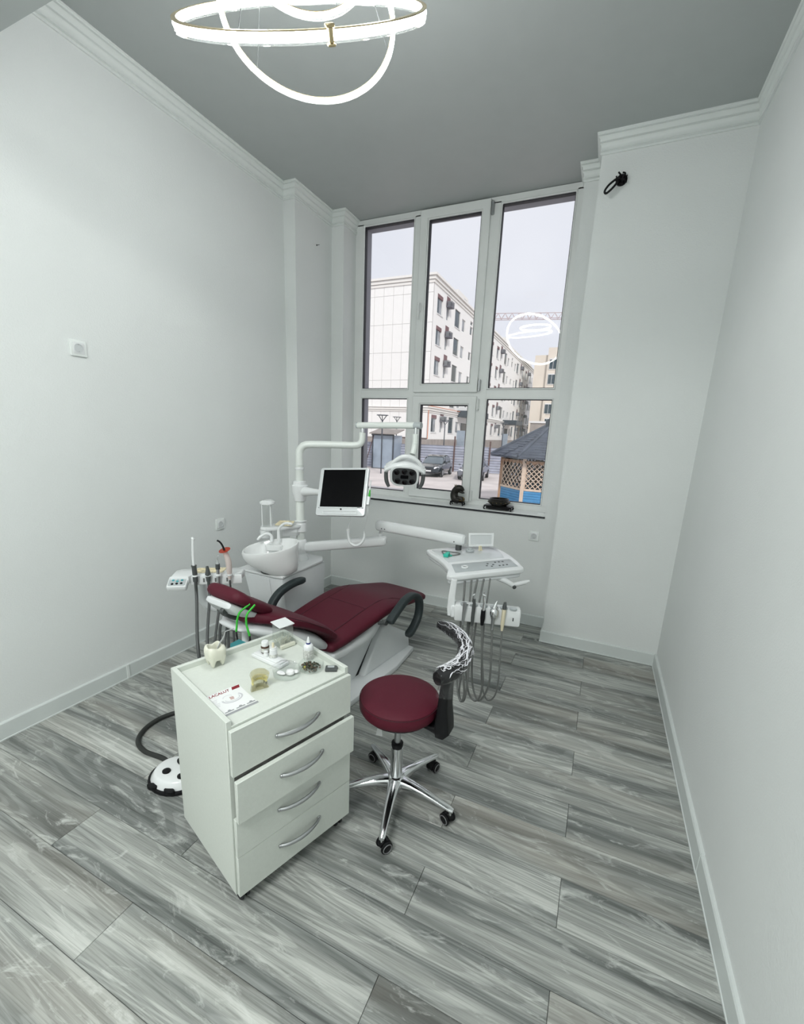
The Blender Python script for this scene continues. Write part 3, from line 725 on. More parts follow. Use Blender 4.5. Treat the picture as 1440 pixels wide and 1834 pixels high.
# bottle tray with bottles
bt = on_tray('bottle_rack', 'small white plastic block carrying the medicine bottles', 'rack', -1.090, 1.216, R(-8))
L('rack_body', join(box((0, 0, .007), (.165, .052, .014), .004, 2)), 'white', bt)
L('rack_top', box((0, 0, .0165), (.150, .040, .006), .003, 2), 'white', bt)
def bottle(name, label, x, y, z, bodyp, bmat, capp, cmat, lab=None, extra=None, tipmat=None):
    b = thing(name, label, 'bottle', (x, y, z))
    L('bottle_body', lathe(bodyp, 28), bmat, b); L('cap', lathe(capp, 28), cmat, b)
    if lab: L('paper_label', lathe([(lab[0], lab[1]), (lab[0], lab[2])], 28), 'label', b)
    if extra: L('tip', lathe(extra, 18), tipmat, b)
    return b
ZR = ZT + .0196
bottle('medicine_bottle', 'brown glass bottle with white screw cap on the rack', -1.128, 1.232, ZR, [(.001, 0), (.0150, 0), (.0165, .002), (.0165, .026), (.013, .031)], 'amber', [(.0138, .029), (.0142, .031), (.0142, .045), (.0125, .048), (.001, .048)], 'white', (.0169, .006, .022))
bottle('dropper_bottle', 'white dropper bottle with tall ivory rubber tip', -1.073, 1.216, ZR, [(.001, 0), (.0145, 0), (.0155, .002), (.0155, .018), (.0145, .024), (.0145, .036), (.012, .038)], 'white', [(.0118, .037), (.0122, .039), (.0122, .043), (.001, .043)], 'white', (.0159, .004, .017), [(.005, .042), (.0048, .058), (.0035, .062), (.001, .063)], 'ivory')
bottle('tiny_bottle', 'tiny white bottle between brown and dropper bottles', -1.103, 1.208, ZR, [(.001, 0), (.0095, 0), (.0100, .002), (.0100, .010), (.008, .013)], 'white', [(.0078, .0125), (.008, .014), (.008, .021), (.001, .022)], 'white')
bottle('squeeze_bottle', 'white squeeze bottle with navy collar and pointed nozzle', -.968, 1.300, ZT, [(.001, 0), (.0185, 0), (.020, .003), (.020, .052), (.0185, .060), (.013, .065), (.009, .066)], 'white', [(.0085, .0655), (.0092, .067), (.0092, .071), (.0082, .072), (.001, .072)], 'navy', (.0204, .006, .044), [(.0078, .071), (.0074, .078), (.0045, .086), (.003, .094), (.001, .096)], 'white')
# acrylic box with lid
ax = thing('acrylic_box', 'clear acrylic box with white lid full of applicators', 'box', (-1.135, 1.348, ZT), CA)
aw, ad, ah = .062, .062, .092
L('box_body', join(bx(-aw / 2, aw / 2, -ad / 2, ad / 2, 0, .003), *[g for g in (bx(-aw / 2, aw / 2, -ad / 2, -ad / 2 + .002, 0, ah), bx(-aw / 2, aw / 2, ad / 2 - .002, ad / 2, 0, ah), bx(-aw / 2, -aw / 2 + .002, -ad / 2, ad / 2, 0, ah), bx(aw / 2 - .002, aw / 2, -ad / 2, ad / 2, 0, ah))]), 'acrylic', ax, smooth=False)
L('box_lid', xf(box((0, 0, 0), (aw + .010, ad + .010, .005), .0015), T(0, 0, ah + .006) @ rot(R(3), 'X')), 'white', ax)
L('dispenser_tray', join(bx(-.034, .034, -.043, -.030, .002, .016, .001)), 'cream', ax)
apg = []
for i in range(46):
    p = Vector((rnd.uniform(-.024, .024), rnd.uniform(-.024, .024), .005 + rnd.uniform(0, .008))); q = p + Vector((rnd.uniform(-.02, .02), rnd.uniform(-.02, .02), rnd.uniform(.01, .034)))
    q.x = max(-.027, min(.027, q.x)); q.y = max(-.027, min(.027, q.y))
    apg.append(rod(p, q, .0016, 5))
ao = single('applicator_sticks', xf(join(*apg), T(-1.135, 1.348, ZT) @ rot(CA)), 'cream', 'loose white applicator sticks inside the acrylic box', 'applicators', kind='stuff')
# timer and lens cap
tmr = on_tray('digital_timer', 'small dark grey timer with pale display on cabinet', 'timer', -.842, 1.274, R(28))
L('timer_case', prism(rrect(.046, .036, .004), 0, .009, .002), 'darkgrey', tmr)
L('timer_display', prism(rrect(.026, .013, .002), .009, .0098), 'panelgrey', tmr, label='pale grey display')
bpy.data.objects[[o.name for o in tmr.children if o.name.startswith('timer_display')][0]].location = (-.002, .006, 0)

# ============================================================ STOOL
st = thing('saddle_stool', 'round maroon rolling stool with film-wrapped curved backrest', 'stool', (-.650, 1.500, 0))
hx, hy = -.650, 1.500
sx, sy = -.650, 1.503
obj('seat_cushion', xf(lathe([(.001, .458), (.150, .458), (.163, .463), (.170, .476), (.171, .500), (.166, .516), (.152, .525), (.10, .530), (.001, .531)], 56), T(sx, sy, 0)), 'maroon', st)
obj('seat_seam', torus((sx, sy, .513), (0, 0, 1), .1688, .0016, 64, 6), 'seam', st)
obj('seat_pan', xf(lathe([(.001, .444), (.145, .444), (.15, .458), (.001, .458)], 32), T(sx, sy, 0)), 'black', st)
obj('piston', rod((hx, hy, .24), (hx, hy, .45), .014, 20), 'steel', st)
obj('column_collar', xf(lathe([(.018, .268), (.024, .268), (.026, .276), (.026, .290), (.018, .294)], 24), T(hx, hy, 0)), 'black', st)
obj('column_sleeve', xf(lathe([(.022, .09), (.026, .095), (.0265, .12), (.0265, .27), (.020, .272)], 28), T(hx, hy, 0)), 'chrome', st)
obj('hub', xf(lathe([(.001, .062), (.036, .062), (.048, .072), (.050, .095), (.043, .116), (.030, .126), (.001, .128)], 30), T(hx, hy, 0)), 'chrome', st)
legang = [math.atan2(1.237 - hy, -.584 - hx)]
legang = [legang[0] + 2 * pi * i / 5 for i in range(5)]
for i, a in enumerate(legang):
    d = Vector((cos(a), sin(a), 0)); u = Vector((0, 0, 1)); rt = d.cross(u)
    secs = []
    for t, (rr, z, w, hgt) in enumerate(((.015, .096, .030, .026), (.045, .100, .027, .022), (.08, .101, .0235, .018), (.13, .097, .020, .014), (.19, .087, .0165, .011), (.240, .077, .0145, .009), (.264, .072, .0140, .009), (.277, .070, .010, .006))):
        secs.append((Vector((hx, hy, z)) + d * rr, rt, u, w, hgt))
    lg = obj('base_leg', loft(secs, 3.2, 16), 'chrome', st)
    cpos = Vector((hx, hy, 0)) + d * .262; sp = 1.0 + i * 1.7
    obj('caster_stem', rod(cpos + Vector((0, 0, .045)), cpos + Vector((0, 0, .070)), .008, 12), 'chrome', lg)
    cd_ = Vector((cos(sp), sin(sp), 0)); cr = Vector((-sin(sp), cos(sp), 0)); cc = cpos + cd_ * .010
    m2 = Matrix((cd_, cr, Vector((0, 0, 1)))).transposed().to_4x4(); m2.translation = Vector((cc.x, cc.y, .0255))
    hood = [(.026 * cos(t), .026 * sin(t)) for t in [pi * k / 12 for k in range(-1, 12)]]
    bm = bmesh.new()
    f = bm.faces.new([bm.verts.new((p[0], -.013, p[1])) for p in hood]); r_ = bmesh.ops.extrude_face_region(bm, geom=[f])
    for v in [e for e in r_['geom'] if isinstance(e, bmesh.types.BMVert)]: v.co.y = .013
    obj('caster_hood', xf(from_bm(bm), m2), 'black', lg)
    for s in (-1, 1):
        w = obj('caster_wheel', xf(lathe([(.001, -.006), (.021, -.006), (.0252, -.003), (.0252, .003), (.021, .006), (.001, .006)], 26), m2 @ T(0, s * .0195, 0) @ rot(pi / 2, 'X')), 'black', lg)
        obj('wheel_tread', xf(torus((0, 0, s * -.0062), (0, 0, 1), .0185, .0022, 26, 6), m2 @ T(0, s * .0195, 0) @ rot(pi / 2, 'X')), 'wheelgrey', lg)
tagp = smooth_path([(-.722, 1.49, .43), (-.735, 1.50, .38), (-.745, 1.51, .33)], 4)
obj('paper_tag', join(tube(tagp, .0012, 5), xf(prism([(-.016, 0), (.016, .004), (.012, .055), (-.004, .062)], 0, .0008), T(-.745, 1.51, .28) @ rot(pi / 2, 'X'))), 'paper', st)
# back support: upright bracket + curved bar
bd = Vector((1, -.03, 0)).normalized(); bs = Vector((-bd.y, bd.x, 0))   # outwards, sideways
S0 = Vector((sx, sy, 0))
def bp(o, s, z): return S0 + bd * o + bs * s + Vector((0, 0, z))
secs = [(bp(.120, -.01, .398), bs, bd, .033, .010), (bp(.165, -.01, .400), bs, Vector((0, 0, 1)), .036, .018)]
obj('back_bracket', join(loft([(bp(.10, 0, .440), bs, Vector((0, 0, 1)), .032, .010), (bp(.165, 0, .436), bs, Vector((0, 0, 1)), .038, .014), (bp(.195, 0, .436), bs, Vector((0, 0, 1)), .040, .022)], 5, 20),
    loft([(bp(.198, 0, .405), bs, bd, .034, .020), (bp(.206, 0, .432), bs, bd, .043, .032), (bp(.205, 0, .47), bs, bd, .043, .030), (bp(.203, 0, .54), bs, bd, .040, .022), (bp(.205, 0, .62), bs, bd, .038, .019), (bp(.215, 0, .70), bs, bd, .036, .018)], 6, 20)), 'black', st)
bar = []
for p_ in ((-.460, 1.408, .704), (-.444, 1.440, .705), (-.420, 1.490, .707), (-.408, 1.560, .708), (-.422, 1.660, .710), (-.476, 1.760, .712), (-.545, 1.818, .714), (-.610, 1.842, .716)): bar.append(Vector(p_))
bpath = smooth_path(bar, 6)
bb = obj('back_bar', tube(bpath, [.022, .030, .030, .029, .028, .027, .025, .016], 18, flat=1.2), 'black', st)
frg = tube(bpath, [.0245, .0325, .0325, .0315, .0305, .0295, .0275, .0185], 26, flat=1.2)
frg = ([v + Vector((rnd.uniform(-.0016, .0016), rnd.uniform(-.0016, .0016), rnd.uniform(-.0022, .0022))) for v in frg[0]], frg[1])
obj('film_wrap', frg, 'film', bb, angle=20)
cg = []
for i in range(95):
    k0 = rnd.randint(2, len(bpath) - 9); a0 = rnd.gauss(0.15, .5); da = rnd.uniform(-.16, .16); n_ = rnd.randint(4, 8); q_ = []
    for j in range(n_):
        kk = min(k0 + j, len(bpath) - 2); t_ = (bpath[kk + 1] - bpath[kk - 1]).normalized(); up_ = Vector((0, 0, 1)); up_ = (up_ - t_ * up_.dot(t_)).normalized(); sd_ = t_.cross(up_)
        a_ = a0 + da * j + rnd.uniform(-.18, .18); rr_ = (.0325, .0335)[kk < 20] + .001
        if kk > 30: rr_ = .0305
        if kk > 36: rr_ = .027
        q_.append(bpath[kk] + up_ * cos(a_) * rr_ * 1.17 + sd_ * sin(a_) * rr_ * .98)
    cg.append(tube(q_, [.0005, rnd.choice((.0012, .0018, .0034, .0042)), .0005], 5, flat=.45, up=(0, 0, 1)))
obj('film_crease_glint', join(*cg), 'creaseglint', bb, kind='stuff')  # raised white creases stand in for glints on the clear wrap
fr2 = loft([(bp(.207, 0, z), bs, bd, w, d_) for z, w, d_ in ((.605, .056, .036), (.63, .047, .028), (.655, .044, .026), (.68, .042, .025))], 4, 20)
fr2 = ([v + Vector((rnd.uniform(-.002, .002), rnd.uniform(-.002, .002), rnd.uniform(-.006, .004))) for v in fr2[0]], fr2[1][:-2])
obj('film_wrap', fr2, 'film', bb, angle=20)

# ============================================================ DENTAL CHAIR
chM = T(-1.47, 1.97, 0) @ rot(-.15)
ch = thing('dental_chair', 'reclined maroon dental chair with white shell and grey arms', 'dental chair', m=chM)
def C(n, g, m, par=None, **k): return obj(n, g, m, par or ch, world=False, **k)
def yz(poly, w0, w1=None, bev=.012, seg=3):
    """side profile (y, z) given thickness along X from w0 to w1"""
    g = prism(poly, w0, w1, 0)
    bm = bmesh.new(); vs = [bm.verts.new((v[2], v[0], v[1])) for v in g[0]]
    for f in g[1]: bm.faces.new([vs[i] for i in f])
    bmesh.ops.recalc_face_normals(bm, faces=bm.faces[:])
    if bev: bmesh.ops.bevel(bm, geom=bm.edges[:], offset=bev, segments=seg, affect='EDGES', profile=.5)
    return from_bm(bm)
C('base_plate', prism([(.235, .86), (-.235, .86), (-.29, .55), (-.30, .05), (-.28, -.42), (.28, -.42), (.30, .05), (.29, .55)], 0, .042, .010), 'shell')
C('base_cover', yz([(.30, .035), (.36, .12), (.50, .315), (.56, .320), (.82, .165), (.845, .135), (.86, .035)], -.20, .20, .016), 'shell')
C('lift_cover', yz([(-.30, .035), (-.02, .035), (.02, .13), (.09, .175), (.16, .165), (.20, .10), (.22, .035), (.27, .035), (.455, .25), (.46, .33), (-.22, .33), (-.30, .20)], -.155, .155, .014), 'shell')
C('lift_shadow_gap', yz([(.26, .036), (.30, .036), (.50, .30), (.46, .31)], -.15, .15, .0), 'black')
seatp = [(-.03, .398, .245, .040), (.10, .412, .255, .044), (.30, .442, .265, .045), (.48, .463, .268, .044), (.60, .460, .262, .042), (.78, .428, .245, .040), (.94, .398, .228, .038), (1.02, .382, .220, .036)]
C('seat_cushion', pad(seatp, 3.4, 5, .030), 'maroon')
C('seat_shell', pad([(-.02, .338, .240, .030), (.12, .335, .248, .040), (.30, .352, .250, .050), (.42, .385, .225, .045), (.56, .412, .17, .028), (.75, .398, .14, .018), (.90, .375, .12, .012)], 5, 5, .02), 'shell')
def ztop(y, x):
    P = seatp
    for a, b in zip(P, P[1:]):
        if a[0] <= y <= b[0]:
            t = (y - a[0]) / (b[0] - a[0]); z = a[1] + (b[1] - a[1]) * t; w = a[2] + (b[2] - a[2]) * t; h = a[3] + (b[3] - a[3]) * t
            return z + .0012 + h * max(0, 1 - min(1, abs(x) / (w + .004)) ** 3.4) ** (1 / 3.4)
    return .41
for s in (-1, 1):
    pts = [(s * .155, .02), (s * .158, .15), (s * .160, .30), (s * .162, .42), (s * .170, .52), (s * .195, .60), (s * .232, .66)]
    sp = smooth_path([(x, y, 0) for x, y in pts], 5)
    C('seat_seam', tube([(p.x, p.y, ztop(p.y, p.x) - .0008) for p in sp], .0034, 6), 'seam')
for yy in (.355,):
    C('seat_seam', tube([(-.162 + .325 * t / 12, yy, ztop(yy, -.162 + .325 * t / 12) - .0008) for t in range(13)], .0032, 6), 'seam')
nb = Vector((0, .56, .83)).normalized()
bpth = [(-.03, .475), (-.12, .548), (-.24, .620), (-.34, .664), (-.42, .690), (-.47, .702)]
bw_ = [.250, .262, .255, .225, .175, .120]
C('backrest_cushion', pad([(y, z, w, .034) for (y, z), w in zip(bpth, bw_)], 3.2, 5, .032), 'maroon')
C('backrest_shell', pad([(y - .030, z - .058 - d_, w, h) for (y, z), w, h, d_ in zip(bpth[:], [.210, .238, .235, .205, .155, .095], [.036, .052, .054, .044, .030, .018], [.004, .014, .018, .010, 0, 0])], 2.6, 5, .03), 'shell')
C('backrest_seam', tube([(.258, -.10, .548), (.262, -.18, .600), (.255, -.27, .655), (.238, -.37, .708)], .0022, 6), 'seam')
# headrest
hd = Vector((0, -.84, .54)).normalized(); hu = Vector((1, 0, 0)).cross(hd).normalized() * -1
hc = Vector((.020, -.468, .776)); hn = Vector((0, .54, .84)).normalized()
HS = []
for t, w, h, lift in ((-.128, .085, .010, -.008), (-.120, .108, .024, -.006), (-.095, .122, .032, -.004), (-.04, .130, .033, -.004), (.02, .130, .029, -.004), (.07, .130, .033, .002), (.108, .122, .034, .004), (.124, .105, .026, .004), (.132, .08, .010, .004)):
    HS.append((hc + hd * t + hn * lift, Vector((1, 0, 0)), hn, w, h))
C('headrest_cushion', loft(HS, 3.2, 30), 'maroon')
HS2 = [(hc + hd * t + hn * (-.046 + l2), Vector((1, 0, 0)), hn, w, h) for t, w, h, l2 in ((-.108, .07, .006, .006), (-.10, .085, .014, .004), (-.04, .10, .018, 0), (.02, .105, .024, -.006), (.07, .10, .026, -.008), (.115, .09, .016, 0), (.122, .07, .005, .004))]
hs = C('headrest_shell', loft(HS2, 4, 26), 'shell')
C('headrest_bracket', pad([(-.56, .745, .030, .014), (-.52, .705, .032, .016), (-.46, .672, .032, .016)], 4, 3, .008), 'darkgrey')
C('headrest_slider', pad([(-.50, .685, .034, .013), (-.44, .650, .036, .015), (-.38, .615, .036, .013)], 4, 3, .008), 'silver')
C('headrest_knob', xf(lathe([(.001, -.012), (.016, -.012), (.020, -.006), (.020, .006), (.016, .012), (.001, .012)], 18), T(.055, -.585, .765) @ rot(pi / 2, 'Y')), 'darkgrey')
obj('backrest_strut', rod((-1.540, 1.545, .652), (-1.500, 1.50, .40), .018, 14), 'shell', ch)
def arm(x, pts, hw, hh, par=None):
    sp = smooth_path([(x, a, b) for a, b in pts], 6); secs = []
    m = len(sp)
    for i, p in enumerate(sp):
        t = (sp[min(i + 1, m - 1)] - sp[max(i - 1, 0)]).normalized(); up = Vector((1, 0, 0)).cross(t)
        e = min(i, m - 1 - i); q = (.75, .93, 1)[min(e, 2)]
        secs.append((p, Vector((1, 0, 0)), up, hw * q, hh * q))
    return loft(secs, 4, 20)
ar = C('armrest', arm(.335, [(.372, .440), (.398, .455), (.471, .497), (.553, .534), (.643, .540), (.715, .500), (.741, .432), (.725, .353), (.664, .291), (.600, .262)], .027, .021), 'armrest')
C('armrest_pivot', join(rod((.262, .36, .420), (.315, .37, .435), .012, 14), rod((.305, .37, .435), (.318, .37, .435), .019, 16)), 'darkgrey', ar)
al = C('armrest', arm(-.325, [(-.03, .40), (-.015, .44), (.0, .483), (.03, .531), (.091, .574), (.188, .598), (.29, .600)], .026, .022), 'armrest')
C('armrest_pivot', join(rod((-.262, -.03, .43), (-.34, -.03, .44), .016, 14), rod((-.345, -.03, .44), (-.36, -.03, .44), .024, 16)), 'darkgrey', al)
# green neck strap with a teal bib under the headrest
bibM = T(-1.39, 1.38, .60)
bib = thing('bib_holder', 'bright green strap with teal bib hanging under the headrest', 'bib holder', tuple(bibM.translation))
def cw(x, y, z): return chM @ Vector((x, y, z))
for i, pts in enumerate((((-1.40, 1.440, .800), (-1.422, 1.400, .770), (-1.429, 1.387, .735), (-1.427, 1.380, .705), (-1.426, 1.374, .682)), ((-1.36, 1.43, .808), (-1.370, 1.390, .774), (-1.369, 1.381, .737), (-1.358, 1.377, .706), (-1.347, 1.375, .679)))):
    wp = smooth_path([Vector(p) for p in pts], 6)
    obj('green_strap', tube(wp, .0048, 10), 'greenc', bib)
    e = wp[-1]; obj('strap_clip', tube([e, e + Vector((.008, -.006, -.015)), e + Vector((-.002 if i else .016, -.010, -.032))], [.0045, .005, .003], 8), 'black', bib)
bs4 = [Vector(p) for p in ((-1.440, 1.345, .600), (-1.425, 1.335, .640), (-1.385, 1.345, .665), (-1.350, 1.360, .650), (-1.355, 1.355, .600))]
obj('bib_sheet', (bs4 + [p + Vector((.001, .003, 0)) for p in bs4], [(0, 1, 2, 3, 4), (9, 8, 7, 6, 5)] + [(k, (k + 1) % 5, (k + 1) % 5 + 5, k + 5) for k in range(5)]), 'teal', bib)

# ============================================================ DENTAL UNIT (box, column, bowl, arms)
un = thing('dental_unit', 'white dental unit box with spittoon bowl and tall column', 'dental unit', (-1.99, 2.40, 0))
def U(n, g, m, par=None, **k): return obj(n, g, m, par or un, **k)
def frust(b, t, z0, z1, bev=.012):
    bm = bmesh.new(); v0 = [bm.verts.new((*p, z0)) for p in b]; v1 = [bm.verts.new((*p, z1)) for p in t]; n = len(b)
    bm.faces.new(v0[::-1]); bm.faces.new(v1)
    for i in range(n): bm.faces.new((v0[i], v0[(i + 1) % n], v1[(i + 1) % n], v1[i]))
    bmesh.ops.recalc_face_normals(bm, faces=bm.faces[:])
    if bev: bmesh.ops.bevel(bm, geom=bm.edges[:], offset=bev, segments=2, affect='EDGES', profile=.5)
    return from_bm(bm)
U('unit_box', frust([(-1.81, 2.24), (-1.81, 2.62), (-2.06, 2.62), (-2.06, 2.24)], [(-1.805, 2.155), (-1.805, 2.645), (-2.17, 2.66), (-2.14, 2.155)], .0, .635), 'shell')
U('front_panel', frust([(-1.905, 2.236), (-1.905, 2.25), (-2.05, 2.25), (-2.05, 2.236)], [(-1.915, 2.150), (-1.915, 2.17), (-2.12, 2.17), (-2.12, 2.150)], .02, .620, .003), 'shell')
U('unit_top', prism([(-1.797, 2.150), (-1.797, 2.60), (-1.85, 2.68), (-2.0, 2.70), (-2.18, 2.68), (-2.18, 2.147), (-1.86, 2.140)], .636, .656, .008), 'white')
cx_, cy_ = -1.943, 2.530
U('column_foot', lathe([(.056, .655), (.056, .672), (.047, .690), (.044, .706), (.001, .706)], 32, (cx_, cy_, 0)), 'white')
U('column_swivel', lathe([(.044, .706), (.046, .715), (.046, .795), (.040, .806), (.033, .812), (.001, .812)], 32, (cx_, cy_, 0)), 'white')
U('column', lathe([(.031, .80), (.031, 1.095), (.029, 1.10), (.029, 1.35), (.030, 1.352)], 28, (cx_, cy_, 0)), 'offwhite')
U('column_joint_ring', lathe([(.0295, 1.315), (.0312, 1.318), (.0312, 1.330), (.0295, 1.333)], 28, (cx_, cy_, 0)), 'white')
hb = U('monitor_hub', loft([((cx_, cy_, z), (1, 0, 0), (0, 1, 0), r, r * 1.0) for z, r in ((1.092, .034), (1.096, .040), (1.12, .043), (1.16, .054), (1.205, .056), (1.212, .047), (1.218, .046), (1.235, .046), (1.24, .032))], 2.3, 28), 'white')
tdir = Vector((-1.635, 2.470, 1.185)) - Vector((cx_, cy_, 1.165))
U('monitor_arm', tube([Vector((cx_, cy_, 1.165)) + tdir * t for t in (.12, .28, .45, .62, 1.0)], [.036, .030, .024, .021, .021], 18), 'white', hb)
# spittoon bowl: asymmetrical oval basin on a neck
bc = Vector((-1.93, 2.20, 0)); bx_ = Vector((.93, .37, 0)); by_ = Vector((-.37, .93, 0))
secs = []
for z, ox, hw, hh in ((.660, .060, .095, .075), (.672, .050, .120, .082), (.70, .028, .150, .094), (.74, .006, .173, .106), (.79, -.006, .184, .114), (.818, -.005, .186, .116), (.826, -.004, .183, .115), (.827, -.004, .176, .108), (.818, -.004, .170, .103), (.79, -.006, .158, .095), (.745, -.01, .13, .078), (.725, -.01, .07, .045), (.722, -.01, .01, .01)):
    tilt = .0
    secs.append((bc + bx_ * ox + Vector((0, 0, z)), bx_, by_, hw, hh))
U('spittoon_bowl', loft([(c_ + Vector((0, 0, .006 * min(1, max(0, (c_.z - .68) / .12)))), r_ + Vector((0, 0, .16 * min(1, max(0, (c_.z - .68) / .12)))), u_ + Vector((0, 0, .13 * min(1, max(0, (c_.z - .68) / .12)))), hw, hh * 1.2) for c_, r_, u_, hw, hh in secs], 2.2, 48), 'ceramic')
U('bowl_gasket', loft([((bc + bx_ * .03).to_tuple()[:2] + (z,), bx_, by_, hw, .072) for z, hw in ((.655, .10), (.664, .104))], 2.4, 30), 'darkgrey')
U('bowl_drain', lathe([(.034, .787), (.036, .796), (.030, .798), (.022, .792), (.001, .792)], 24, tuple(bc + bx_ * .075 + by_ * .012)), 'ceramic')
sb_ = bc + bx_ * (-.015) + by_ * .095 + Vector((0, 0, .012))
U('bowl_ledge', loft([(sb_ + Vector((0, 0, z)), bx_, by_, hw, .030) for z, hw in ((.77, .055), (.80, .060), (.806, .050), (.807, .02))], 2.2, 24), 'ceramic')
p = sb_ + bx_ * .035
U('cup_filler', tube(smooth_path([p + Vector((0, 0, .83)), p + Vector((0, 0, .90)), p + Vector((0, 0, .930)) + bx_ * .010, p + bx_ * .045 + Vector((0, 0, .958)), p + bx_ * .085 + Vector((0, 0, .958)), p + bx_ * .092 + Vector((0, 0, .950))], 6), [.0125, .010, .009, .009, .010, .008], 14), 'white')
p = sb_ - bx_ * .035
U('rinse_spout', tube(smooth_path([p + bx_ * .02 + Vector((0, 0, .83)), p + bx_ * .018 + Vector((0, 0, .868)), p - bx_ * .015 - by_ * .01 + Vector((0, 0, .882)), p - bx_ * .05 - by_ * .03 + Vector((0, 0, .860)), p - bx_ * .062 - by_ * .04 + Vector((0, 0, .842))], 6), [.012, .010, .010, .010, .009], 14), 'white')
# shelf with cup dispenser
U('shelf_clamp', lathe([(.036, .868), (.043, .872), (.043, .925), (.040, .932), (.036, .936), (.036, .942), (.044, .946), (.044, .950), (.032, .953)], 28, (cx_, cy_, 0)), 'white')
shp = [(-1.915, 2.475), (-1.915, 2.55), (-1.98, 2.56), (-2.06, 2.50), (-2.115, 2.40), (-2.12, 2.31), (-2.085, 2.275), (-2.04, 2.275), (-1.97, 2.36)]
U('shelf', prism(shp, .905, .928, .006), 'white')
U('shelf_underside', prism([(-1.93, 2.47), (-1.93, 2.53), (-1.99, 2.53), (-2.03, 2.46), (-2.0, 2.40)], .845, .905, .012), 'white')
U('cup_tube', lathe([(.036, .85), (.040, .86), (.040, .905)], 24, (-2.075, 2.315, 0)), 'white')
U('dispenser_window', lathe([(.0345, .93), (.0345, 1.085)], 24, (-2.07, 2.325, 0)), 'acrylic')
U('dispenser_rail', join(bx(-2.038, -2.030, 2.318, 2.330, .93, 1.09), bx(-2.082, -2.076, 2.286, 2.292, .93, 1.09)), 'white')
U('dispenser_lid', loft([((-2.062, 2.325, z), bx_, by_, hw, .040) for z, hw in ((1.085, .044), (1.090, .052), (1.102, .050), (1.112, .030), (1.114, .01))], 2.6, 24), 'white')
# big lower arm
A0 = Vector((cx_, cy_, .748)); A1 = Vector((-1.340, 2.700, .846))
dA = (A1 - A0).normalized()
bg = U('table_arm', loft([(A0 + dA * t, dA.cross(Vector((0, 0, 1))).normalized(), Vector((0, 0, 1)), w, h) for t, w, h in ((.03, .020, .026), (.055, .028, .036), (.08, .030, .037), ((A1 - A0).length - .02, .029, .036), ((A1 - A0).length + .006, .027, .034), ((A1 - A0).length + .016, .018, .022))], 3, 24), 'white')
U('arm_pivot', join(rod((-1.368, 2.692, .875), (-1.368, 2.692, .900), .018, 18)), 'white', bg); U('pivot_sleeve', rod((-1.368, 2.692, .898), (-1.368, 2.692, .925), .013, 16), 'chrome', bg)
# assistant side arm
U('assistant_arm', tube(smooth_path([(-2.05, 1.735, .742), (-2.05, 1.735, .66), (-2.045, 1.735, .585), (-2.01, 1.755, .548), (-1.93, 1.81, .525), (-1.90, 1.90, .48), (-1.91, 2.05, .44), (-1.94, 2.22, .42)], 6), .026, 18), 'shell')
# hose that leaves the box to the floor
# ---------------- instrument table
tbM = T(-.653, 2.52, .860) @ rot(R(40.5)) @ rot(R(2.5), 'X') @ rot(R(-2.5), 'Y')
tb = thing('instrument_table', 'white instrument table on a jointed arm with control buttons', 'instrument table', m=tbM)
def B(n, g, m, par=None, **k): return obj(n, g, m, par or tb, world=False, **k)
def traypoly(s=0.0):
    P = []
    rr = .03
    for a in (pi, 1.25 * pi, 1.5 * pi): P.append((-.245 + rr + rr * cos(a) + s, -.245 + rr + rr * sin(a) + s))
    for a in (1.5 * pi, 1.75 * pi, 2 * pi): P.append((.235 - rr + rr * cos(a) - s, -.238 + rr + rr * sin(a) + s))
    for t in (-.12, -.02, .08, .16): P.append((.235 + .030 * (1 - ((t - .02) / .22) ** 2) - s, t))
    for a in (0, .25 * pi, .5 * pi): P.append((.215 - rr + rr * cos(a) - s, .26 - rr + rr * sin(a) - s))
    for a in (.5 * pi, .75 * pi, pi): P.append((-.215 + .02 + .02 * cos(a) + s, .235 - .02 + .02 * sin(a) - s))
    for t in (.14, .05, -.05, -.14): P.append((-.222 + .028 * (1 - ((t) / .2) ** 2) - .0 + s, t))
    return P
B('table_body', prism(traypoly(0), -.022, .010, .008, 3), 'white')
B('table_underside', prism(traypoly(.012), -.050, -.021, .010, 3), 'shell')
B('table_shadow_gap', prism(traypoly(.008), -.0235, -.0205), 'panelgrey')
B('table_liner', prism([(-.165, -.035), (.205, -.035), (.235, .10), (.19, .225), (-.185, .205), (-.165, .08)], .0095, .0118, .001), 'silver')
cp = B('control_panel', prism([(-.190, -.205), (.205, -.198), (.222, -.075), (-.160, -.075)], .0098, .0125, .001), 'panelgrey')
for x, y in ((.03, -.15), (.05, -.12), (.055, -.165), (.075, -.142), (.105, -.108), (.13, -.107), (.155, -.106), (.105, -.165), (.13, -.163), (.155, -.160)):
    B('panel_button', cyl((x, y, .0122), .0066, .0018, 12), 'darkgrey', cp)
B('dial_ring', torus((-.107, -.145, .0165), (0, 0, 1), .0165, .0055, 30, 8), 'white', cp); B('dial_button', cyl((-.107, -.145, .012), .012, .004, 18), 'darkgrey', cp)
vw = B('film_viewer', xf(join(frame(-.082, .082, 0, .088, .014, -.007, .007, .002)), T(.125, .13, .036) @ rot(R(-12)) @ rot(R(-10), 'X')), 'white')
B('viewer_screen', xf(bx(-.070, .070, -.002, .003, .012, .076), T(.125, .13, .036) @ rot(R(-12)) @ rot(R(-10), 'X')), 'silver', vw)
B('viewer_hinge', join(box((.120, .128, .026), (.022, .012, .034), .003), box((.112, .126, .014), (.008, .014, .010), .002), box((.130, .126, .014), (.008, .014, .010), .002)), 'ivory', vw)
hn_ = B('table_handle', tube(smooth_path([(.08, -.20, -.045), (.12, -.225, -.062), (.160, -.238, -.088)], 4), [.020, .017, .015], 14), 'white')
